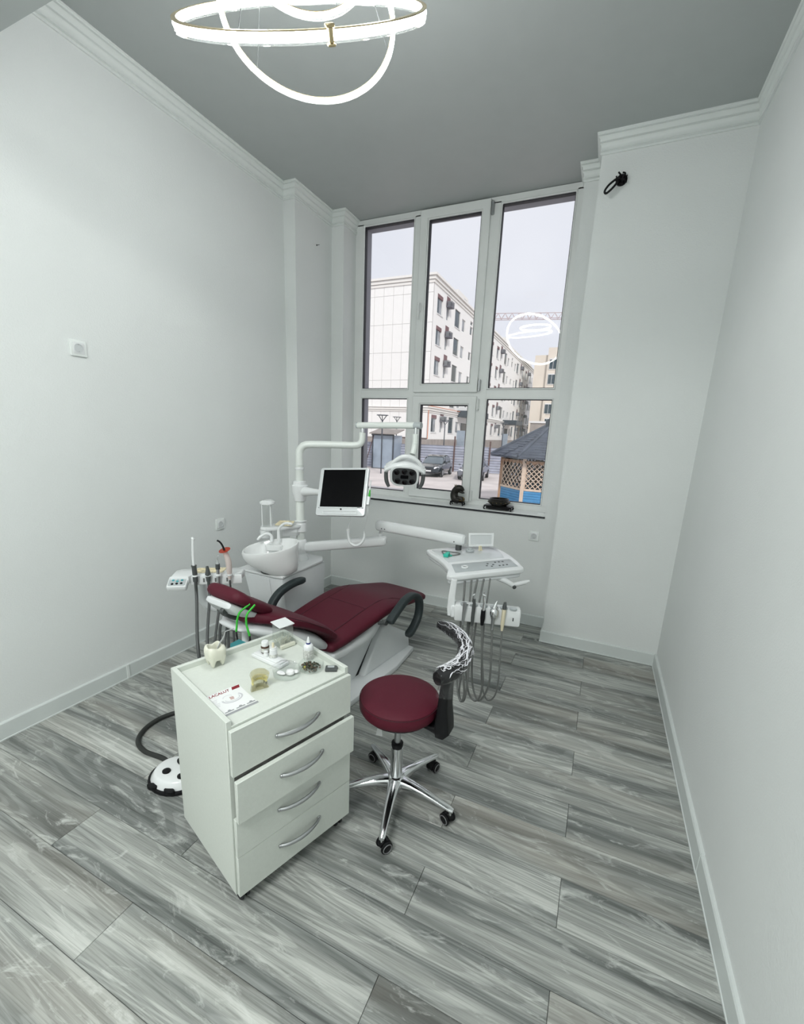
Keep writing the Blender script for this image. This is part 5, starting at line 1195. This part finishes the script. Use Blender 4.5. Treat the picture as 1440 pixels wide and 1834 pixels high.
for (h, ty) in wins:
    w = AP('window', join(bx(BX - .22, BX - .14, BY + h[0], BY + h[1], ZG + h[2], ZG + h[3])), 'dark' if ty == 'c' else 'winframe')
    wd = h[1] - h[0]; nsp = 1 if ty in 'be' else 2
    for q in range(nsp):
        a_ = h[0] + .06 + (wd - .06) / nsp * q
        AP('pane', bx(BX - .145, BX - .12, BY + a_, BY + a_ + (wd - .06) / nsp - .06, ZG + h[2] + .07, ZG + h[3] - (.4 if ty == 'a' else .07)), 'pane' if ty in 'ce' or (ty == 'a' and q == 0) else 'pane2', w)
    if ty == 'a' : AP('head_panel', bx(BX - .14, BX + .0, BY + h[0], BY + h[1], ZG + h[3] - .36, ZG + h[3]), 'brown', w)
    if ty in 'ac': AP('ledge', bx(BX - .1, BX + .08, BY + h[0] - .06, BY + h[1] + .06, ZG + h[2] - .08, ZG + h[2]), 'winframe', w)
for k in range(3):
    for f in fl:
        for s in (4.7, P3 - 4.7):
            y_ = s + k * P3
            AP('spandrel', bx(BX - .02, BX + .015, BY + y_ - .55, BY + y_ + .65, ZG + f - (.5 if f != fl[-1] else 0), ZG + f + (.62 if f != fl[0] else .5)), 'brown')
            ac = AP('ac_cage', join(bx(BX, BX + .62, BY + y_ - .72, BY + y_ + .40, ZG + f - .68, ZG + f - .60), *[bx(BX + .58, BX + .62, BY + y_ - .72, BY + y_ + .40, ZG + f - .60 + .1 * q, ZG + f - .56 + .1 * q) for q in range(6)],
                *[bx(BX, BX + .62, BY + y_ + e_, BY + y_ + e_ + .03, ZG + f - .60 + .1 * q, ZG + f - .56 + .1 * q) for q in range(6) for e_ in (-.72, .37)]), 'acbox')
            AP('ac_unit', bx(BX + .12, BX + .5, BY + y_ - .6, BY + y_ + .28, ZG + f - .60, ZG + f - .1), 'panelgrey', ac)
    cn = AP('entrance_canopy', join(bx(BX, BX + 2.6, BY + 10.6 + k * P3, BY + 17.2 + k * P3, ZG + 5.35, ZG + 6.15)), 'dark')
    for y_ in (10.9, 16.9): AP('canopy_post', bx(BX + 2.35, BX + 2.5, BY + y_ + k * P3, BY + y_ + .15 + k * P3, ZG, ZG + 5.35), 'dark', cn)
    AP('stair_flank', bx(BX, BX + 1.1, BY + 11.1 + k * P3, BY + 11.3 + k * P3, ZG, ZG + 3.6), 'boothglass', cn)
    AP('entrance_door', bx(BX, BX + .06, BY + 12.6 + k * P3, BY + 15.4 + k * P3, ZG + .9, ZG + 4.6), 'pane', cn)
    rb = AP('roof_hut', bx(BX - 5, BX - 1.2, BY + 11.5 + k * P3, BY + 16 + k * P3, ZG + 19.0, ZG + 21.0), 'cornice')
    AP('hut_window', bx(BX - 1.22, BX - 1.17, BY + 14.2 + k * P3, BY + 15.3 + k * P3, ZG + 19.6, ZG + 20.6), 'pane', rb)
    for y_ in (6.2, 22.3, 27.1): AP('roof_vent', bx(BX - 1.5, BX - .9, BY + y_ + k * P3, BY + y_ + .9 + k * P3, ZG + 19.0, ZG + 19.8), 'winframe')
gp = thing('gas_pipe', 'thin orange gas pipe at the white house corner', 'pipe', (BX + .2, BY, ZG + 2.4))
obj('pipe_run', tube([(BX + .16, BY - .1, ZG + 2.45), (BX + .16, BY - .1, ZG + 5.95), (BX + .38, BY + .2, ZG + 6.0), (BX + .38, BY + 12, ZG + 6.0)], .045, 6), 'orangepipe', gp)
obj('pipe_branch', tube([(BX - 3.4, BY - .1, ZG + 2.5), (BX + .16, BY - .1, ZG + 2.5)], .045, 6), 'rust', gp)
# ---- far tower
tw2 = thing('beige_tower', 'distant beige tower block behind the white house', 'building', (-9, 100, ZG))
obj('tower_wall', join(bx(-15.5, -2, 98.5, 112, ZG, ZG + 19.6), bx(-12.9, -2, 97.9, 112, ZG, ZG + 20.9)), 'beige', tw2, smooth=False)
for i in range(2):
    for j in range(6):
        x_, z_ = -12.5 + i * 1.9, ZG + 2.2 + j * 2.9
        w = obj('window', bx(x_, x_ + 1.5, 97.75, 97.95, z_, z_ + 2.1), 'winframe', tw2, smooth=False)
        for q in range(2): obj('pane', bx(x_ + .08 + q * .72, x_ + .72 + q * .72, 97.72, 97.78, z_ + .12, z_ + 1.9), 'pane', w, smooth=False)
bwk = thing('brick_shed', 'low brown brick building far behind the gazebo', 'building', (-9.2, 76, ZG))
obj('shed_wall', bx(-11.5, -5.5, 75, 82, ZG, ZG + 5.4), 'plinth', bwk, smooth=False)
obj('shed_parapet', bx(-11.7, -5.3, 74.8, 82.2, ZG + 5.4, ZG + 5.7), 'winframe', bwk, smooth=False)
for x_ in (-9.6, -8.2, -6.8): obj('shed_post', bx(x_, x_ + .25, 74.8, 75.1, ZG + 5.7, ZG + 6.9), 'beige', bwk, smooth=False)
# ---- crane
cr_ = thing('tower_crane', 'faded red lattice crane boom above the white house', 'crane', (8, 124, ZG))
def lattice(p, q, w, nseg, r=.07):
    p, q = Vector(p), Vector(q); G = []; up = Vector((0, 0, w)); d = (q - p) / nseg; sd = d.normalized().cross(Vector((0, 0, 1))) * (w * .5)
    if abs(d.normalized().z) > .9: up = Vector((w, 0, 0)); sd = Vector((0, w * .5, 0))
    G += [rod(p + sd, q + sd, r, 4), rod(p - sd, q - sd, r, 4), rod(p + up, q + up, r, 4)]
    for i in range(nseg):
        a, b = p + d * i, p + d * (i + 1); m = (a + b) / 2 + up
        for s in (sd, -sd): G += [rod(a + s, m, r * .7, 4), rod(m, b + s, r * .7, 4)]
    return join(*G)
obj('boom', lattice((-44, 118.2, 31.1), (14, 130, 30.9), 1.4, 34), 'crane', cr_, kind='stuff')
obj('mast', lattice((8.5, 128.5, ZG), (8.5, 128.5, 31), 1.6, 20), 'crane', cr_, kind='stuff')
# ---- corrugated fence
fd = Vector((4.55, .98, 0)).normalized(); f0 = Vector((-26.5, 32.15, 0)); fnrm = Vector((fd.y, -fd.x, 0))
fe = thing('metal_fence', 'silver corrugated metal fence with brown posts behind the cars', 'fence', tuple(f0 + Vector((0, 0, ZG))))
def sheet(s0, s1, z0, z1):
    Vs, Fs = [], []; n = int((z1 - z0) / .03)
    for i in range(n + 1):
        z = z0 + (z1 - z0) * i / n; ph = (z % .21) / .21; o = .06 if ph < .45 else (.0 if .55 < ph < .9 else .03)
        for s in (s0, s1): p = f0 + fd * s + fnrm * o; Vs.append(Vector((p.x, p.y, ZG + z)))
        if i: Fs.append((2 * i - 2, 2 * i - 1, 2 * i + 1, 2 * i))
    return Vs, Fs
sp0 = 1.0
for i in range(12):
    s_ = sp0 + i * 2.9
    obj('fence_sheet', sheet(s_ + .02, s_ + 2.88, .05, 1.08 + .0), 'fence', fe, smooth=False)
    obj('fence_sheet', sheet(s_ + .02, s_ + 2.88, 1.10, 2.10 + .02 * (i % 3)), 'fence', fe, smooth=False)
    p = f0 + fd * s_ + fnrm * .09
    obj('fence_post', bx(p.x - .05, p.x + .05, p.y - .05, p.y + .05, ZG, ZG + (2.9 if i % 2 else 2.6)), 'rust', fe, smooth=False)
# ---- booth, lamp posts, bush
bo_ = thing('roadside_booth', 'blue-grey glazed booth with sloping canopy by the fence', 'booth', (-16.7, 33.3, ZG))
obj('booth_sheet', bx(-17.65, -16.75, 32.9, 32.95, ZG + .05, ZG + 2.75), 'boothglass', bo_, smooth=False); obj('booth_sheet', bx(-16.73, -15.85, 32.9, 32.95, ZG + .05, ZG + 2.75), 'boothglass', bo_, smooth=False)
obj('booth_side', bx(-17.7, -17.65, 32.9, 34.6, ZG, ZG + 2.75), 'boothglass', bo_, smooth=False); obj('booth_side', bx(-15.85, -15.8, 32.9, 34.6, ZG, ZG + 2.75), 'boothglass', bo_, smooth=False)
for x_ in (-17.75, -15.85): obj('booth_frame', bx(x_, x_ + .1, 32.85, 32.95, ZG, ZG + 2.8), 'lampdark', bo_, smooth=False)
obj('booth_beam', bx(-17.8, -15.75, 32.83, 32.93, ZG + 2.72, ZG + 2.84), 'lampdark', bo_, smooth=False)
obj('booth_roof', xf(bx(-17.8, -15.4, -.9, .9, 0, .07), T(0, 33.3, ZG + 3.02) @ rot(R(12), 'X')), 'plinth', bo_, smooth=False)
obj('booth_strut', rod((-18.3, 32.6, ZG), (-17.6, 32.9, ZG + 2.8), .035, 6), 'rust', bo_)
def lamp_post(x, y, h, lab):
    t = thing('street_lamp', lab, 'street lamp', (x, y, ZG), 0, 'street lamps')
    obj('pole', rod((x, y, ZG), (x, y, ZG + h - .35), .05, 8), 'lampdark', t)
    obj('lamp_plate', lathe([(.001, 0), (.42, 0), (.42, .05), (.001, .05)], 14, (x, y, ZG + h)), 'lampdark', t)
    for k in range(3): a = k * 2.1; obj('lamp_strut', rod((x, y, ZG + h - .4), (x + .33 * cos(a), y + .33 * sin(a), ZG + h), .03, 5), 'lampdark', t)
lamp_post(-14.86, 29.0, 4.15, 'dark street lamp right in front of the glazed booth')
lamp_post(-18.9, 40.0, 4.45, 'dark street lamp behind fence against the white gable wall')
lamp_post(-14.25, 41.0, 4.3, 'dark street lamp between house windows above the black car')
lamp_post(-10.0, 47.5, 4.4, 'dark street lamp further off near the second canopy')
bus = thing('bare_bush', 'dark spiky bush by the left window edge outdoors', 'bush', (-15.9, 27.2, ZG))
br_ = []
for i in range(90):
    a = rnd.uniform(0, 6.28); q = rnd.uniform(.05, .5); p = Vector((-15.9, 27.2, ZG + rnd.uniform(0, 1.2))); br_.append(rod(p, p + Vector((q * cos(a), q * sin(a), rnd.uniform(.1, .55))), .025, 4, .004))
obj('branches', join(*br_), 'bush', bus, kind='stuff'); obj('stem', rod((-15.9, 27.2, ZG), (-15.9, 27.2, ZG + 1.4), .05, 6, .02), 'bush', bus)
# ---- cars
def car(name, lab, x, y, rz, paint, hatch):
    m = T(x, y, ZG) @ rot(rz); t = thing(name, lab, 'car', m=m)
    def K(n, g, mt, par=None, sm=True): return obj(n, g, mt, par or t, world=False, smooth=sm)
    Lh, Wd = 2.1, .86
    # side profile along local -Y (front at -Y): sections with widths
    if hatch: top = [(-2.10, .35, .62, .78), (-2.02, .25, .74, .84), (-1.5, .22, .88, .86), (-.95, .20, .95, .87), (-.3, .20, .97, .87), (.6, .20, .98, .87), (1.5, .22, .98, .86), (1.95, .28, .92, .83), (2.02, .38, .80, .78)]
    else: top = [(-2.25, .35, .62, .76), (-2.15, .25, .72, .83), (-1.5, .22, .82, .86), (-.9, .20, .90, .87), (0, .20, .93, .87), (.9, .20, .95, .87), (1.6, .22, .95, .86), (2.2, .28, .90, .83), (2.28, .38, .80, .76)]
    K('car_body', loft([(Vector((0, y_, (a + b) / 2)), Vector((1, 0, 0)), Vector((0, 0, 1)), w, (b - a) / 2) for y_, a, b, w in top], 4.5, 28), paint)
    if hatch: cabn = [(-1.10, .90, .95, .70), (-.85, .90, 1.08, .70), (-.35, .90, 1.38, .64), (.1, .90, 1.47, .62), (.9, .90, 1.48, .61), (1.55, .90, 1.38, .60), (1.85, .90, 1.10, .62), (1.95, .90, .95, .62)]
    else: cabn = [(-.95, .88, .92, .70), (-.7, .88, 1.05, .70), (-.2, .88, 1.33, .63), (.3, .88, 1.42, .61), (.9, .88, 1.40, .60), (1.35, .88, 1.22, .61), (1.75, .88, .97, .64)]
    K('cabin_glass', loft([(Vector((0, y_, (a + b) / 2)), Vector((1, 0, 0)), Vector((0, 0, 1)), w + .05, (b - a) / 2) for y_, a, b, w in cabn], 5, 24), 'carglass')
    K('roof_panel', loft([(Vector((0, y_, b + .0)), Vector((1, 0, 0)), Vector((0, 0, 1)), w - .02, .03) for y_, a, b, w in cabn[2:-2]], 4, 20), paint)
    for s in (-1, 1):
        for p0, p1 in ((1, 2), (3, 3), (-3, -2)):
            a, b = cabn[p0], cabn[p1]
            K('roof_pillar', rod((s * (a[3] + .06), a[0], .93), (s * (b[3] + .02), b[0] if p0 != p1 else b[0] + .05, b[2] - .02), .03, 6), paint)
        K('wing_mirror', box((s * .98, cabn[1][0] + .1, .98), (.16, .10, .11), .03), paint)
        K('headlamp', loft([(Vector((s * .60, -1.98 - (0 if hatch else .12) + o_, .66)), Vector((1, s * .35, 0)).normalized(), Vector((0, .25, 1)).normalized(), .19, h) for o_, h in ((-.075, .04), (-.05, .09), (.05, .09))], 3, 14), 'carlight')
        for yw in (-1.32, 1.28):
            wh = K('wheel', xf(lathe([(.001, -.10), (.20, -.10), (.30, -.09), (.315, -.05), (.315, .05), (.30, .09), (.20, .10), (.001, .10)], 24), T(s * .80, yw, .315) @ rot(pi / 2, 'Y')), 'tyre')
            K('wheel_rim', xf(lathe([(.001, 0), (.05, .015), (.19, .008), (.20, -.01)], 16), T(s * .905, yw, .315) @ rot(s * pi / 2, 'Y')), 'rim', wh)
    yf = -2.09 if hatch else -2.24
    K('grille', box((0, yf, .58), (.7, .06, .14), .02), 'gasket'); K('bumper_intake', box((0, yf + .0, .34), (1.1, .06, .12), .02), 'gasket'); K('number_plate', box((0, yf - .05, .46), (.46, .02, .10), .004), 'paper')
    return t
car('hatchback_car', 'black hatchback car parked in front of the fence', -11.38, 31.25, R(5), 'carblack', True)
car('saloon_car', 'grey saloon car half hidden behind the window post', -8.35, 31.0, R(7), 'carsilver', False)
# ---- gazebo
gz = thing('gazebo', 'blue gazebo with slate shingle roof and pale wood lattice', 'gazebo', (-2.05, 20.18, ZG))
gc = Vector((-2.05, 20.18, 0)); RG = 2.09
def gv(i, r=RG, z=0.0): a = R(-112.5) + R(45) * i; return gc + Vector((r * cos(a), r * sin(a), z))
ZR_, ZE, ZA = ZG + .95, ZG + 2.35, ZG + 3.72
roofp = []
for i in range(8):
    n_r = 15
    a0, a1 = gv(i, 2.62, ZE - .10), gv(i + 1, 2.62, ZE - .10); ap_ = gc + Vector((0, 0, ZA))
    obj('roof_deck', ([a0, a1, ap_, a0 - Vector((0, 0, .06)), a1 - Vector((0, 0, .06)), ap_ - Vector((0, 0, .08))], [(0, 1, 2), (3, 5, 4), (0, 3, 4, 1), (1, 4, 5, 2), (2, 5, 3, 0)]), 'shingle', gz, smooth=False)
    if i in (2, 3, 4): continue
    nn = (a1 - a0).cross(ap_ - a0).normalized()
    if nn.z < 0: nn = -nn
    G = []
    for r_ in range(n_r):
        t0, t1 = r_ / n_r, (r_ + 1.25) / n_r; t1 = min(t1, 1)
        e0, e1 = a0.lerp(ap_, t0), a1.lerp(ap_, t0); f0_, f1_ = a0.lerp(ap_, t1), a1.lerp(ap_, t1)
        nt_ = max(1, int((e1 - e0).length / .30))
        for c in range(nt_):
            u0_, u1_ = (c + .04) / nt_, (c + .96) / nt_; lf = .012 + .010 * ((c * 7 + r_ * 3) % 3); dr_ = .03 * ((c + r_) % 2)
            q = [e0.lerp(e1, u0_) + nn * lf - (ap_ - a0).normalized() * dr_, e0.lerp(e1, u1_) + nn * lf - (ap_ - a0).normalized() * dr_, f0_.lerp(f1_, u1_) + nn * .005, f0_.lerp(f1_, u0_) + nn * .005]
            G.append((q + [p - nn * .03 for p in q[:2]], [(0, 1, 2, 3), (0, 4, 5, 1)]))
    o = obj('shingles', join(*G), 'shingle', gz, smooth=False, kind='stuff')
    obj('hip_cap', tube([a0 + Vector((0, 0, .04)), ap_ + Vector((0, 0, .03))], .06, 6), 'shingle', gz)
obj('roof_cap', join(prism([(gc.x + .42 * cos(a), gc.y + .42 * sin(a)) for a in [R(22.5 + 45 * k) for k in range(8)]], ZA - .22, ZA + .05), bx(gc.x - .25, gc.x + .25, gc.y - .25, gc.y + .25, ZA + .05, ZA + .16)), 'dark', gz, smooth=False)
for i in range(8):
    p = gv(i); q = gv(i + 1); e = (q - p).normalized(); nrm = Vector((e.y, -e.x, 0)); Lg = (q - p).length
    po = obj('post', bx(p.x - .07, p.x + .07, p.y - .07, p.y + .07, ZG, ZE), 'palewood' if i in (0, 1) else 'timber', gz, smooth=False)
    def side_box(s0, s1, z0, z1, th, off=0):
        c = [p + e * s0 + nrm * (off - th / 2), p + e * s1 + nrm * (off - th / 2), p + e * s1 + nrm * (off + th / 2), p + e * s0 + nrm * (off + th / 2)]
        return prism([(v.x, v.y) for v in c], z0, z1)
    pn = obj('lower_panel', side_box(.06, Lg - .06, ZG + .05, ZR_ - .05, .03, -.02), 'blue', gz, smooth=False)
    for b_ in range(8): obj('board', side_box(.05, Lg - .05, ZG + .06 + b_ * .105, ZG + .155 + b_ * .105, .03, .01), 'blue', pn, smooth=False)
    obj('rail', side_box(-.02, Lg + .02, ZR_ - .05, ZR_ + .03, .10), 'palewood', gz, smooth=False)
    obj('top_rail', side_box(0, Lg, ZE - .32, ZE - .24, .06), 'timber', gz, smooth=False)
    tr_ = []
    for b_ in range(6):
        s_ = .13 + b_ * (Lg - .26) / 5; tr_.append([(s_ + .12 * cos(a), ZE - .26 + .12 * sin(a)) for a in [pi + pi * k / 8 for k in range(9)]])
    obj('scalloped_trim', join(*[([p + e * u + nrm * (.05 + d_) + Vector((0, 0, z)) for d_ in (0, .02) for u, z in t_], [tuple(range(9)), tuple(range(9, 18))[::-1]] + [(k, k + 1, k + 10, k + 9) for k in range(8)]) for t_ in tr_]), 'timber', gz, smooth=False, kind='stuff')
    lt = obj('lattice_frame', join(side_box(.07, .10, ZR_, ZE - .3, .04), side_box(Lg - .10, Lg - .07, ZR_, ZE - .3, .04)), 'palewood', gz, smooth=False)
    far_ = i in (1, 2, 3, 4, 5, 6); z0_, z1_, s0_, s1_ = ZR_ + .02, ZE - .32, .09, Lg - .09; st_ = .19 if far_ else (.27 if i == 7 else .20); Hh = z1_ - z0_; Wh = s1_ - s0_
    for sg in (1, -1):
        c_ = -Hh if sg == 1 else 0.0
        c_ += .04
        while c_ < (Wh if sg == 1 else Wh + Hh):
            if sg == 1: ta, tb_ = max(0, -c_), min(Hh, Wh - c_); A_, B_ = (c_ + ta, ta), (c_ + tb_, tb_)
            else: ta, tb_ = max(0, c_ - Wh), min(Hh, c_); A_, B_ = (c_ - ta, ta), (c_ - tb_, tb_)
            if tb_ - ta > .05:
                PA = p + e * (s0_ + A_[0]) + nrm * (.006 * sg) + Vector((0, 0, z0_ + A_[1])); PB = p + e * (s0_ + B_[0]) + nrm * (.006 * sg) + Vector((0, 0, z0_ + B_[1]))
                obj('lattice_slat', tube([PA, PB], .045 if far_ else (.024 if i == 7 else .020), 4), 'shadedtimber' if far_ else 'palewood', lt, smooth=False)  # slats behind are coloured dark for the shaded gazebo interior
            c_ += st_
obj('gazebo_bench', prism([(gc.x + 1.6 * cos(a), gc.y + 1.6 * sin(a)) for a in [R(22.5 + 45 * k) for k in range(8)]], ZG + .02, ZG + .45), 'timber', gz, smooth=False)

#__PART4__
